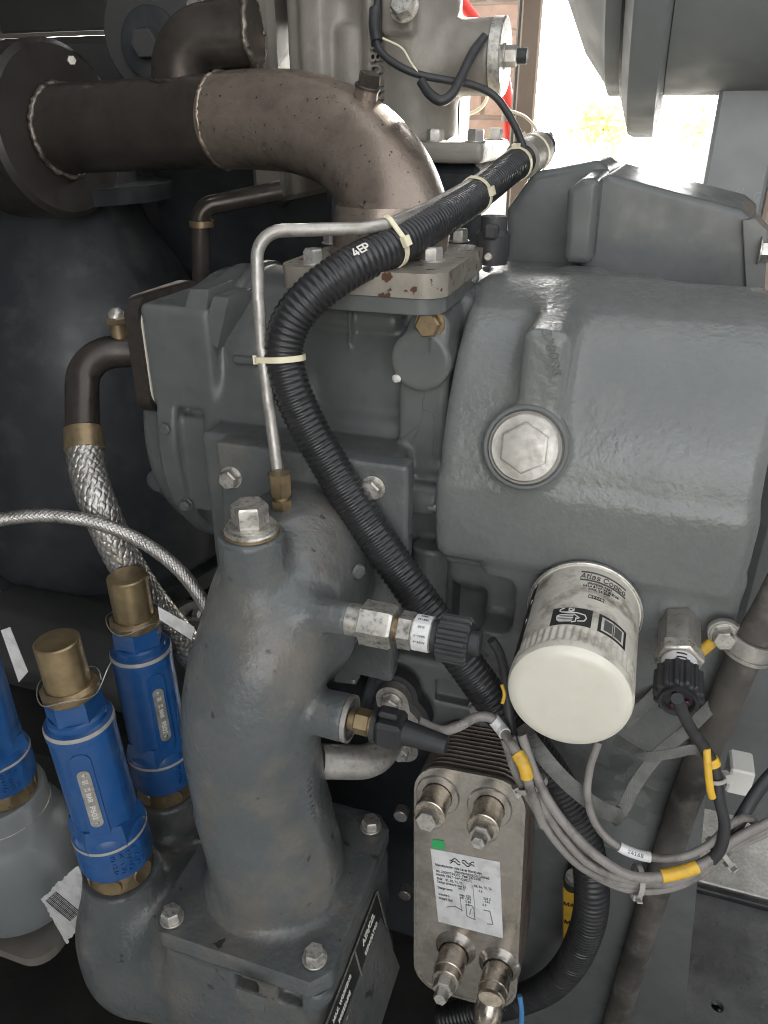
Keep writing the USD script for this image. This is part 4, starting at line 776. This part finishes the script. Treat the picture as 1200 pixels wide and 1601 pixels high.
def strap(label, pts, wd, th_=.0016):
    P, _ = resample(spline([D(*p) for p in pts], 8), .0012); T = np.gradient(P, axis=0); T /= np.linalg.norm(T, axis=1, keepdims=True)
    vw = P-EYE; vw /= np.linalg.norm(vw, axis=1, keepdims=True); sd = np.cross(T, vw); sd /= np.linalg.norm(sd, axis=1, keepdims=True); nn = np.cross(sd, T); k = len(P); m = 14
    q = np.linspace(-1, 1, m); s = np.r_[0, np.cumsum(np.linalg.norm(np.diff(P, axis=0), axis=1))]
    hh = .0010*np.abs(np.sin(q[None]*11+s[:, None]*900)); f1 = P[:, None]+sd[:, None]*q[None, :, None]*wd/2+nn[:, None]*(-th_/2-hh)[..., None]; f2 = f1+nn[:, None]*th_
    v = np.concatenate([f1, f2[:, ::-1]], 1).reshape(-1, 3); n2 = 2*m; i, j = np.meshgrid(np.arange(k-1), np.arange(n2), indexing='ij')
    f = np.stack([i*n2+j, (i+1)*n2+j, (i+1)*n2+(j+1) % n2, i*n2+(j+1) % n2], -1).reshape(-1, 4)
    t = thing('braided_strap', label, 'strap', P[0], 'grey braided earth straps'); part(t, 'strap', (v, f), m_strap, smooth=50)
strap('grey braided strap running down from under the oil filter', [(815, 1135, .66), (838, 1168, .645), (868, 1205, .64), (905, 1240, .642), (940, 1265, .65), (972, 1278, .66)], .013)
strap('grey braided strap rising from the fold towards the slanted pipe', [(955, 1285, .665), (975, 1262, .66), (992, 1228, .66), (1028, 1180, .665), (1075, 1140, .672), (1120, 1095, .68)], .011)
strap('narrow grey braided strap looping between filter and sensor cable', [(962, 1155, .655), (985, 1170, .64), (1010, 1182, .625), (1050, 1178, .615), (1085, 1172, .61), (1110, 1182, .608)], .008)
strap('flat grey strap lying on the casing between filter and sensor', [(972, 1135, .70), (990, 1118, .705), (1015, 1095, .708), (1040, 1068, .712)], .012)
# dipstick
ds = thing('dipstick', 'yellow level stick marked MAX and MIN behind the hanging conduit', 'dipstick', PY(893, 1480, .60))
dq = [PY(*p, .60) for p in ((880, 1478), (880, 1372), (908, 1378), (909, 1420), (898, 1478))]
c2 = [(q[0], q[2]) for q in dq]; part(ds, 'blade', prism(sg.Polygon(c2), V(0, .603, 0), X, Z, .006), m_yellow)
part(ds, 'blade_edge', prism(sg.Polygon(c2).exterior.buffer(.0007), V(0, .5965, 0), X, Z, .0005), m_oldbrass)
part(ds, 'cap', lathe([(0, 0), (.0098, 0), (.0105, .003), (.0105, .012), (.009, .016), (0, .016)], PY(894, 1382, .603), unit(V(0, -.25, 1)), 28), m_black)
part(ds, 'cap_screw', lathe([(0, 0), (.0085, 0), (.0085, .006), (.0075, .0085), (0, .0085)], PY(895, 1374, .598), unit(V(0, -.25, 1)), 24), m_steel)
part(ds, 'grip', rbox(PY(886, 1360, .618), PY(903, 1338, .608), .003), m_black)
for tx, py in (('MAX', 1415), ('MIN', 1443)): part(ds, 'level_mark', on_plane(text(tx, .0058, .0004, True), PY(893, py, .5966), X, Z), m_print)
bt = thing('blue_tube', 'short thin blue plastic tube at the bottom edge', 'tube', PY(815, 1590, .50)); part(bt, 'tube', tube(spline([PY(812, 1556, .53), PY(815, 1580, .525), PY(813, 1630, .52)], 6), .0028, 10), m_bluet)
# ------------------------------------------------------------------ compressor element (airend)
ae = thing('compressor_element', 'dark grey cast compressor element between the bent pipe and the gear casing', 'compressor', V(-.32, .78, 1.05))
def fb(x0, y0, x1, y1, y, dep):
    a = PY(x0, (y0+y1)/2, y)[0]; b = PY(x1, (y0+y1)/2, y)[0]; zt = PY((x0+x1)/2, y0, y)[2]; zb_ = PY((x0+x1)/2, y1, y)[2]; return V(a, y, zb_), V(b, y+dep, zt)
def f_air(p):
    d = s_cyl(p, (-.44, .79, 1.245), (-.15, .79, 1.245), .112, .006)
    d = smin(d, s_cyl(p, (-.515, .83, 1.175), (-.40, .83, 1.175), .155, .02), .01)
    d = smin(d, s_cyl(p, (-.42, .80, 1.19), (-.30, .80, 1.19), .145, .01), .008)
    d = smin(d, s_box(p, *fb(226, 480, 332, 640, .664, .13), .008), .008)
    d = smin(d, s_box(p, *fb(340, 515, 430, 655, .675, .2), .03), .012)
    d = smin(d, s_box(p, *fb(480, 483, 625, 520, .70, .15), .010), .006)
    d = smin(d, s_box(p, *fb(478, 505, 622, 618, .715, .15), .008), .006)
    d = smin(d, s_box(p, *fb(440, 618, 640, 648, .685, .15), .008), .006)
    d = smin(d, s_box(p, *fb(345, 645, 640, 790, .665, .15), .012), .010)
    d = smin(d, s_box(p, *fb(622, 560, 697, 740, .652, .18), .006), .006)
    d = smin(d, s_box(p, *fb(470, 462, 690, 480, .665, .25), .006), .005)
    d = smin(d, s_cyl(p, (-.410, .79, 1.245), (-.398, .79, 1.245), .117, .004), .004)
    d = smin(d, s_cyl(p, (-.475, .82, 1.18), (-.452, .82, 1.18), .166, .004), .005)
    c = PY(243, 755, .70); d = smin(d, s_cyl(p, c+V(0, .10, 0), c, .014, .004), .006)
    d = smin(d, s_box(p, *fb(272, 655, 345, 800, .668, .15), .008), .006)
    d = smin(d, s_box(p, *fb(362, 560, 420, 572, .668, .15), .003), .004)
    d = smin(d, s_box(p, *fb(545, 486, 549, 645, .692, .15), .002), .003)
    d = smin(d, s_box(p, (-.215, .652, 1.00), (-.145, .80, 1.21), .008), .006)
    c = PY(662, 560, .655); d = smin(d, s_cyl(p, c+V(0, .08, 0), c-V(0, .012, 0), .0275, .003), .004)
    c = PY(672, 512, .655); d = smin(d, s_cyl(p, c+V(0, .08, 0), c-V(0, .006, 0), .0185, .003), .008)
    c = PY(655, 775, .65); d = smin(d, s_cyl(p, c+V(-.02, 0, 0), c+V(.022, 0, 0), .017, .003), .006)
    d = smin(d, s_cyl(p, PY(672, 890, .64)-V(0, 0, .05), PY(672, 890, .64)+V(0, 0, .03), .018, .004), .008)
    d = smin(d, s_box(p, (-.40, .62, 1.0), (-.19, .75, 1.225), .01), .008)
    d = smin(d, s_box(p, (-.30, .712, 1.23), (-.15, .84, 1.356), .012), .01)
    return d
part(ae, 'casting', sdf_mesh(f_air, (-.545, .60, .98), (-.135, 1.0, 1.375), .0030, .0004), m_smooth, smooth=40)
lo_, hi_ = fb(230, 476, 236, 645, .662, .12)
part(ae, 'white_gasket', prism(rrect(hi_[1]-lo_[1]-.004, hi_[2]-lo_[2]-.006, .02, (lo_[1]+hi_[1])/2, (lo_[2]+hi_[2])/2), V(lo_[0]-.0030, 0, 0), Y, Z, .0016), m_white)
part(ae, 'end_flange', prism(rrect(hi_[1]-lo_[1]+.004, hi_[2]-lo_[2]+.008, .02, (lo_[1]+hi_[1])/2, (lo_[2]+hi_[2])/2), V(lo_[0]-.0190, 0, 0), Y, Z, .016), m_pipedark)
for c4 in ([(280, 512), (297, 452), (326, 452), (318, 520)], [(312, 530), (333, 464), (357, 466), (340, 545)]):
    q = [PY(*p, .668) for p in c4]; part(ae, 'lug', [hull(q+[k+V(.0, .05, .0) for k in q])], m_smooth)
q = [PY(*p, .668) for p in ((335, 640), (352, 690), (376, 645), (372, 625))]; part(ae, 'gusset', hull(q+[k+V(0, .06, 0) for k in q]), m_smooth)
part(ae, 'cover_screw', lathe([(0, 0), (.0062, 0), (.0062, .003), (.005, .004), (0, .004)], PY(346, 621, .673), -Y, 20), m_tube)
part(ae, 'bracket_bolt', bolt(PY(672, 505, .648), -Y, .0195, .010), m_oldbrass)
part(ae, 'rib_pin', lathe([(0, 0), (.004, 0), (.0035, .004), (0, .005)], PY(622, 591, .645), unit(V(-.6, -1, 0)), 14), m_wprint)
part(ae, 'rib_pin', lathe([(0, 0), (.008, 0), (.007, .02), (0, .022)], PY(500, 618, .70), -Y, 18), m_smooth)
part(ae, 'grub_screw', disc(.007, .012, PY(672, 788, .640), X, 16), m_tube)
for k, pl_ in enumerate(([(672, 530), (670, 600), (662, 625), (660, 650), (650, 680), (640, 700), (636, 728)], [(661, 640), (676, 645), (676, 716)], [(656, 664), (612, 700)])):
    P = spline([PY(x, y, .6395 if y < 600 else .6525) for x, y in pl_], 5); part(ae, 'casting_line', tube(P, .0009, 6), m_smooth)

# ------------------------------------------------------------------ discharge pipe with outlet flange
dpz = thing('discharge_pipe', 'large rust flecked brown elbow pipe welded up across the upper left', 'pipe', V(-.23, .71, 1.36))
A0, A1 = PY(60, 205, .91), PY(352, 190, .865); ad = unit(A1-A0); FZ = 1.388
end = V(-.245, .722, FZ)
pth = corner([A0, A1+ad*.001, PY(598, 175, .78)+V(0, 0, .0), end], .115, 22)
i1 = int(np.argmin(np.linalg.norm(pth-A1, axis=1)))
part(dpz, 'straight_pipe', tube(np.linspace(A0, A1, 8), [.0515, .051, .0505, .050, .0495, .049, .0485, .048], 64), m_pipedark, smooth=60)
cv = spline([A1, PY(410, 189, .852), PY(470, 194, .838), PY(532, 216, .82), PY(582, 258, .795), PY(613, 312, .765), PY(622, 370, .742), V(-.243, .733, FZ+.002)], 10); cv = resample(cv, .006)[0]; end = V(-.243, .733, FZ)
part(dpz, 'elbow', tube(cv, .0495, 72), m_bronze, smooth=60)
def bead(c, ax, r, n, w_=.0035, seed=0, a0=0, a1=6.283):
    g = np.random.default_rng(seed); u, w, _ = frame(ax); P = [np.asarray(c)+ax*g.normal(0, .0008)+(r+g.normal(0, .0004))*(math.cos(a)*u+math.sin(a)*w) for a in np.linspace(a0, a1, n)]
    return tube(P, [w_*(.75+.5*g.random()) for _ in P], 8)
part(dpz, 'weld_bead', bead(A1, ad, .0482, 90, .0030, 1), m_bronze, smooth=60)
FB = PY(100, 205, .905)
part(dpz, 'weld_bead', bead(FB+ad*.004, ad, .0525, 80, .0040, 2), m_weld, smooth=60)
part(dpz, 'end_flange', lathe([(0, 0), (.098, 0), (.103, .006), (.103, .088), (.096, .094), (0, .094)], FB-ad*.094, ad, 64), m_shade_steel, smooth=30)
for px, py in ((112, 95), (88, 279)): part(dpz, 'flange_screw', bolt(PY(px, py, .893)+ad*0, unit(V(.6, -.7, 0)), .010, .006, False), m_tube)
br = corner([PY(283, 165, .885), PY(285, 62, .885), PY(400, 52, .90)], .06, 14)
part(dpz, 'branch_elbow', tube(br, .0335, 40), m_pipedark, smooth=60)
part(dpz, 'weld_bead', bead(br[-1]-unit(br[-1]-br[-2])*.003, unit(br[-1]-br[-2]), .0345, 60, .0036, 3), m_weld, smooth=60)
part(dpz, 'weld_bead', bead(PY(284, 128, .885), Z, .036, 60, .0028, 5), m_pipedark, smooth=60)
pq = PY(570, 158, .80); pa = unit(V(.28, -.18, .9))
part(dpz, 'socket', lathe([(0, -.012), (.0125, -.012), (.0115, .012), (0, .012)], pq, pa, 24), m_bronze); part(dpz, 'plug', hexp(.018, .013, pq+.012*pa, pa, .15), m_pipedark); part(dpz, 'plug_flange', disc(.0125, .003, pq+.0115*pa, pa, 24), m_pipedark)
part(dpz, 'elbow_neck', lathe([(.0455, -.026), (.0492, -.010), (.0500, .010), (.054, .015), (.054, .018)], V(end[0], end[1], FZ+.016), -Z, 64), m_bronze)
fpoly = rrect(.150, .178, .022, -.232, .712)
m_rustflange = paint('rusty_machined_flange', (.20, .18, .15), (.27, .245, .205), .5, metal=.35, grain=250, relief=.0002, vary=25, spot=(.07, .03, .015), spot_scale=70, spot_t=.6)
part(dpz, 'outlet_flange', prism(fpoly, V(0, 0, FZ-.020), X, Y, .020), m_rustflange)
fbz = PZ(675, 408, FZ)
for q in ((fbz[0], fbz[1]), PZ(716, 377, FZ)[:2], PZ(490, 412, FZ)[:2], PZ(520, 380, FZ)[:2]): part(dpz, 'flange_bolt', bolt(V(q[0], q[1], FZ), Z, .0165, .011), m_tube)
sb = thing('element_outlet', 'grey cast seat under the rusty machined outlet flange', 'casting', V(-.232, .712, 1.34))
part(sb, 'seat', prism(rrect(.146, .174, .022, -.232, .712), V(0, 0, 1.354), X, Y, .0134), m_smooth)

# ------------------------------------------------------------------ oil vessel, far left
ov = thing('oil_vessel', 'tall pressure vessel, shade put into its dark colour, filling the left side', 'vessel', V(-.86, 1.03, .70))
vb = PY(80, 955, .81)[2]
part(ov, 'shell', lathe([(0, .0), (.212, .0), (.212, .30), (.209, .35), (.199, .40), (.184, .445), (.164, .485), (.142, .52), (.125, .548), (.118, .575), (0, .575)], V(-.86, 1.03, vb+.02), Z, 96), m_dark, smooth=60)  # shell colour carries the shade the vessel stands in
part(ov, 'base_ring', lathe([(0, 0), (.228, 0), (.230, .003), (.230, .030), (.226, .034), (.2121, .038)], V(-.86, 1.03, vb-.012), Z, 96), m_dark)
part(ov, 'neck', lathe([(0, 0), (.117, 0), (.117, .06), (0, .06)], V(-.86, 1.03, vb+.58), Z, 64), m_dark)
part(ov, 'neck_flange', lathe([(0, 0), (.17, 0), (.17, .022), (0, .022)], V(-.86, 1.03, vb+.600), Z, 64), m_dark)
ws = PY(37, 580, .845); part(ov, 'weld_spot', tube(spline([ws, ws+V(.004, -.001, -.006), ws+V(.006, -.001, -.013)], 4), .0018, 6), m_weld)
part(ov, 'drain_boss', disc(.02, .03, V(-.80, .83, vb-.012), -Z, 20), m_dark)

# ------------------------------------------------------------------ valve casting at the top
ic = thing('valve_casting', 'grey beige ribbed valve casting on a square bolted flange, top centre', 'casting', V(-.30, 1.05, 1.46))
def ipx(px, y=.98): return PY(px, 120, y)[0]
def f_int(p):
    d = s_box(p, (ipx(446), .985, 1.47), (ipx(640), 1.16, 1.80), .012)
    d = smin(d, s_box(p, (ipx(470), .972, 1.47), (ipx(590), 1.10, 1.80), .012), .010)
    d = smax(d, -s_cone(p, (ipx(541), .965, 1.50), (ipx(541), .965, 1.617), .026, .026), .008)
    d = smin(d, s_cyl(p, (ipx(542), 1.00, 1.47), (ipx(542), 1.00, 1.60), .022, .01), .006)
    d = smin(d, s_cyl(p, (ipx(716, 1.03)-.055, 1.03, PY(700, 240, .96)[2]), (ipx(716, 1.03)-.055, 1.03, 1.80), .055, .003), .010)
    d = smin(d, s_cyl(p, (ipx(664), 1.03, PY(740, 85, .98)[2]), (ipx(757), 1.03, PY(740, 85, .98)[2]), .040, .003), .010)
    d = smin(d, s_box(p, (ipx(600), .968, 1.585), (ipx(650), 1.03, 1.80), .006), .006)
    zt = PY(700, 222, .96)[2]; zb_ = PY(700, 255, .96)[2]
    d = smin(d, s_box(p, (ipx(600), .945, zb_), (ipx(770), 1.12, zt), .006), .010)
    return d
part(ic, 'casting', sdf_mesh(f_int, (ipx(430), .93, 1.43), (ipx(785), 1.2, 1.72), .0036, .0008), m_alu, smooth=40)
zt = PY(700, 222, .96)[2]
for px in (683, 748): part(ic, 'flange_bolt', bolt(V(ipx(px, .965), .965, zt), Z, .018, .012), m_tube)
part(ic, 'flange_bolt', bolt(V(ipx(752), 1.08, zt), Z, .018, .012), m_tube)
sdc = V(ipx(757), 1.03, PY(740, 85, .98)[2])
part(ic, 'end_disc', lathe([(0, 0), (.041, 0), (.041, .012), (.039, .0135), (0, .0135)], sdc, X, 40), m_steel)
part(ic, 'end_bolt', bolt(sdc+V(.0135, -.004, 0), X, .020, .013), m_tube); part(ic, 'end_bolt_tip', disc(.0085, .012, sdc+V(.027, -.004, 0), X, 20), m_black)
for k, ch in enumerate('380EN1'):
    part(ic, 'cast_letter', on_plane(text(ch, .013, .018, True), PY(594, 72+19*k, .983), V(0, 0, -1), X), m_alu)
part(ic, 'top_nut', bolt(PY(632, 12, .955), unit(V(0, -1, .3)), .024, .012), m_steel)
iu = thing('valve_base_block', 'dark cast block under the valve casting flange', 'casting', V(-.25, 1.05, 1.30))
part(iu, 'block', rbox((-.40, .965, 1.15), (ipx(765), 1.15, PY(700, 255, .96)[2]-.002), .01), m_dark)
# small black plug on the outlet side
bq = thing('black_connector', 'small black plug connector right of the outlet flange', 'connector', PY(768, 400, .80))
part(bq, 'body', lathe([(0, 0), (.016, 0), (.017, .01), (.017, .028), (.013, .032), (.013, .045), (0, .045)], PY(768, 412, .80), Z, 24), m_black); part(bq, 'lock', rbox(PY(760, 372, .80), PY(778, 352, .78), .003), m_black); part(bq, 'pin', disc(.004, .01, PY(765, 400, .782), -Y, 12), m_steel)
# left block with big plug behind the branch pipe
lb = thing('rear_block', 'dim brownish block that the branch pipe is welded to, with a big hex plug', 'casting', V(-.6, 1.08, 1.5))
part(lb, 'block', rbox(PY(385, 180, 1.02)*V(1, 0, 0)+V(0, 1.02, 1.40), V(ipx(431, 1.02), 1.20, 1.80), .008), m_alu, label=None)
bx_ = PY(240, 70, 1.04)
part(lb, 'round_boss', lathe([(0, 0), (.075, 0), (.075, .10), (.070, .106), (0, .106)], bx_+V(0, .10, .012), -Y, 56), m_panel)
part(lb, 'boss_face', rbox(bx_+V(-.05, .03, .02), bx_+V(.22, .10, .2), .01), m_panel)
part(lb, 'big_plug', lathe([(0, 0), (.044, 0), (.044, .006), (.040, .008), (0, .008)], bx_+V(.002, -.0055, 0), -Y, 48), m_dark); part(lb, 'plug_hexagon', hexp(.034, .014, bx_+V(.002, -.0135, 0), -Y, .2), m_panel)
part(lb, 'small_screw', bolt(PY(308, 12, 1.03), -Y, .018, .010), m_tube)
# bent chrome stub and rear plate
cs2 = thing('bent_stub_pipe', 'small shiny bent pipe in the dark below the brown pipe', 'pipe', PY(315, 400, .95)); part(cs2, 'pipe', tube(corner([PY(315, 470, .95), PY(313, 325, .95), PY(440, 298, 1.0)], .022, 8), .0125, 18), m_pipedark, smooth=60); part(cs2, 'collar', lathe([(.0125, 0), (.0165, 0), (.0165, .008), (.0125, .008)], PY(315, 345, .95), -Z, 20), m_oldbrass)
rpz = thing('rear_plate', 'plain dim grey plate behind the vessel and the brown pipe', 'panel', V(-.8, 1.35, 1.0)); a_, b_ = PY(100, 400, 1.33)[0], PY(262, 400, 1.33)[0]; part(rpz, 'plate', rbox((a_, 1.33, .45), (b_, 1.36, 1.62), .004), m_panel)
rb2 = thing('steel_upright', 'dark steel frame behind the elbow pipe', 'frame', V(-.5, 1.25, 1.0)); part(rb2, 'upright', rbox((b_+.04, 1.25, .45), (-.30, 1.33, 1.55), .006), m_dark); part(rb2, 'nut', bolt(PY(443, 306, 1.249), -Y, .03, .014), m_dark)
# oval flange and bent steel pipe beside the heat exchanger
of2 = thing('oval_flange_pipe', 'bent steel pipe with an oval bolted flange behind the temperature sensor', 'pipe', PY(620, 1140, .575))
part(of2, 'pipe', tube(corner([PY(500, 1190, .50), PY(585, 1192, .53), PY(618, 1140, .585)], .04, 10), .0165, 26), m_tube, smooth=60)
u1, u2 = PY(612, 1097, .585), PY(628, 1172, .585); ov_ = sg.LineString([(u1[0], u1[2]), (u2[0], u2[2])]).buffer(.0175, 10).union(sg.Point((u1[0]+u2[0])/2, (u1[2]+u2[2])/2).buffer(.026, 14))
part(of2, 'flange', prism(ov_, V(0, .597, 0), X, Z, .011), m_tube); part(of2, 'flange_gasket', prism(ov_.buffer(.006), V(0, .612, 0), X, Z, .014), m_black)
for q in (u1, u2): part(of2, 'flange_bolt', bolt(V(q[0], .585, q[2]), -Y, .0165, .009), m_steel)
cb = thing('cooler_bracket', 'grey cast bracket above the heat exchanger plates', 'bracket', PY(720, 1100, .63))
lo_, hi_ = fb(598, 1040, 800, 1135, .622, .05)
part(cb, 'bracket', sdf_mesh(lambda p: smax(s_box(p, lo_-V(0, 0, .02), hi_, .008), -s_box(p, fb(676, 1078, 765, 1112, .615, .02)[0], fb(676, 1078, 765, 1112, .615, .02)[1], .003), .003), lo_-.03, hi_+.012, .003), m_smooth)
part(cb, 'bolt_washer', bolt(PY(745, 1105, .62), -Y, .013, .006), m_tube)
sp2 = thing('small_plate', 'small dark screwed plate behind the elbow, under the pressure sensor', 'plate', PY(552, 1040, .60)); q = [PY(*p, .60) for p in ((528, 1010), (582, 1018), (556, 1070), (522, 1066))]; part(sp2, 'plate', hull(q+[k+V(0, .006, 0) for k in q]), m_smooth)
for px, py in ((575, 1020), (552, 1065)): part(sp2, 'screw', disc(.003, .002, PY(px, py, .5995), -Y, 10), m_tube)
so_ = thing('support_rod', 'dark rod running down behind the pressure sensor', 'rod', PY(590, 1060, .60)); part(so_, 'rod', tube(np.array([PY(622, 985, .62), PY(565, 1130, .62)]), .011, 16), m_dark, smooth=60)
for q in (PY(262, 668, .66), PY(292, 788, .665)): part(ae, 'housing_bolt', bolt(q, -Y, .012, .006), m_smooth)
# thin black cable at the top
tc = [(592, -15), (588, 20), (586, 52), (594, 80), (622, 103), (655, 117), (700, 126), (740, 134), (772, 150), (795, 180), (812, 215), (818, 240), (806, 262)]
cable('black cable draped from the top across the valve casting to the conduit', [(x, y, .86 if j < 9 else .862) for j, (x, y) in enumerate(tc)], .0042, m_black)
cable('looped black cable hanging below the end disc', [(757, 58, .855), (738, 85, .852), (722, 118, .85), (706, 148, .85), (690, 158, .85), (672, 148, .852), (658, 128, .856)], .0055, m_black)
cable('highlight drawn as a thin pale line beside the draped black cable', [(598, 60, .858), (628, 76, .858), (642, 98, .858), (653, 114, .857)], .0012, m_tie)  # painted highlight along the edge of the draped cable
solo('cable_sleeve', tube(spline([D(586, 15, .86), D(585, 40, .86), D(589, 66, .86)], 5), .0065, 12), m_black, 'black tape wrapped round the cable beside the raised casting ribs', 'tape')
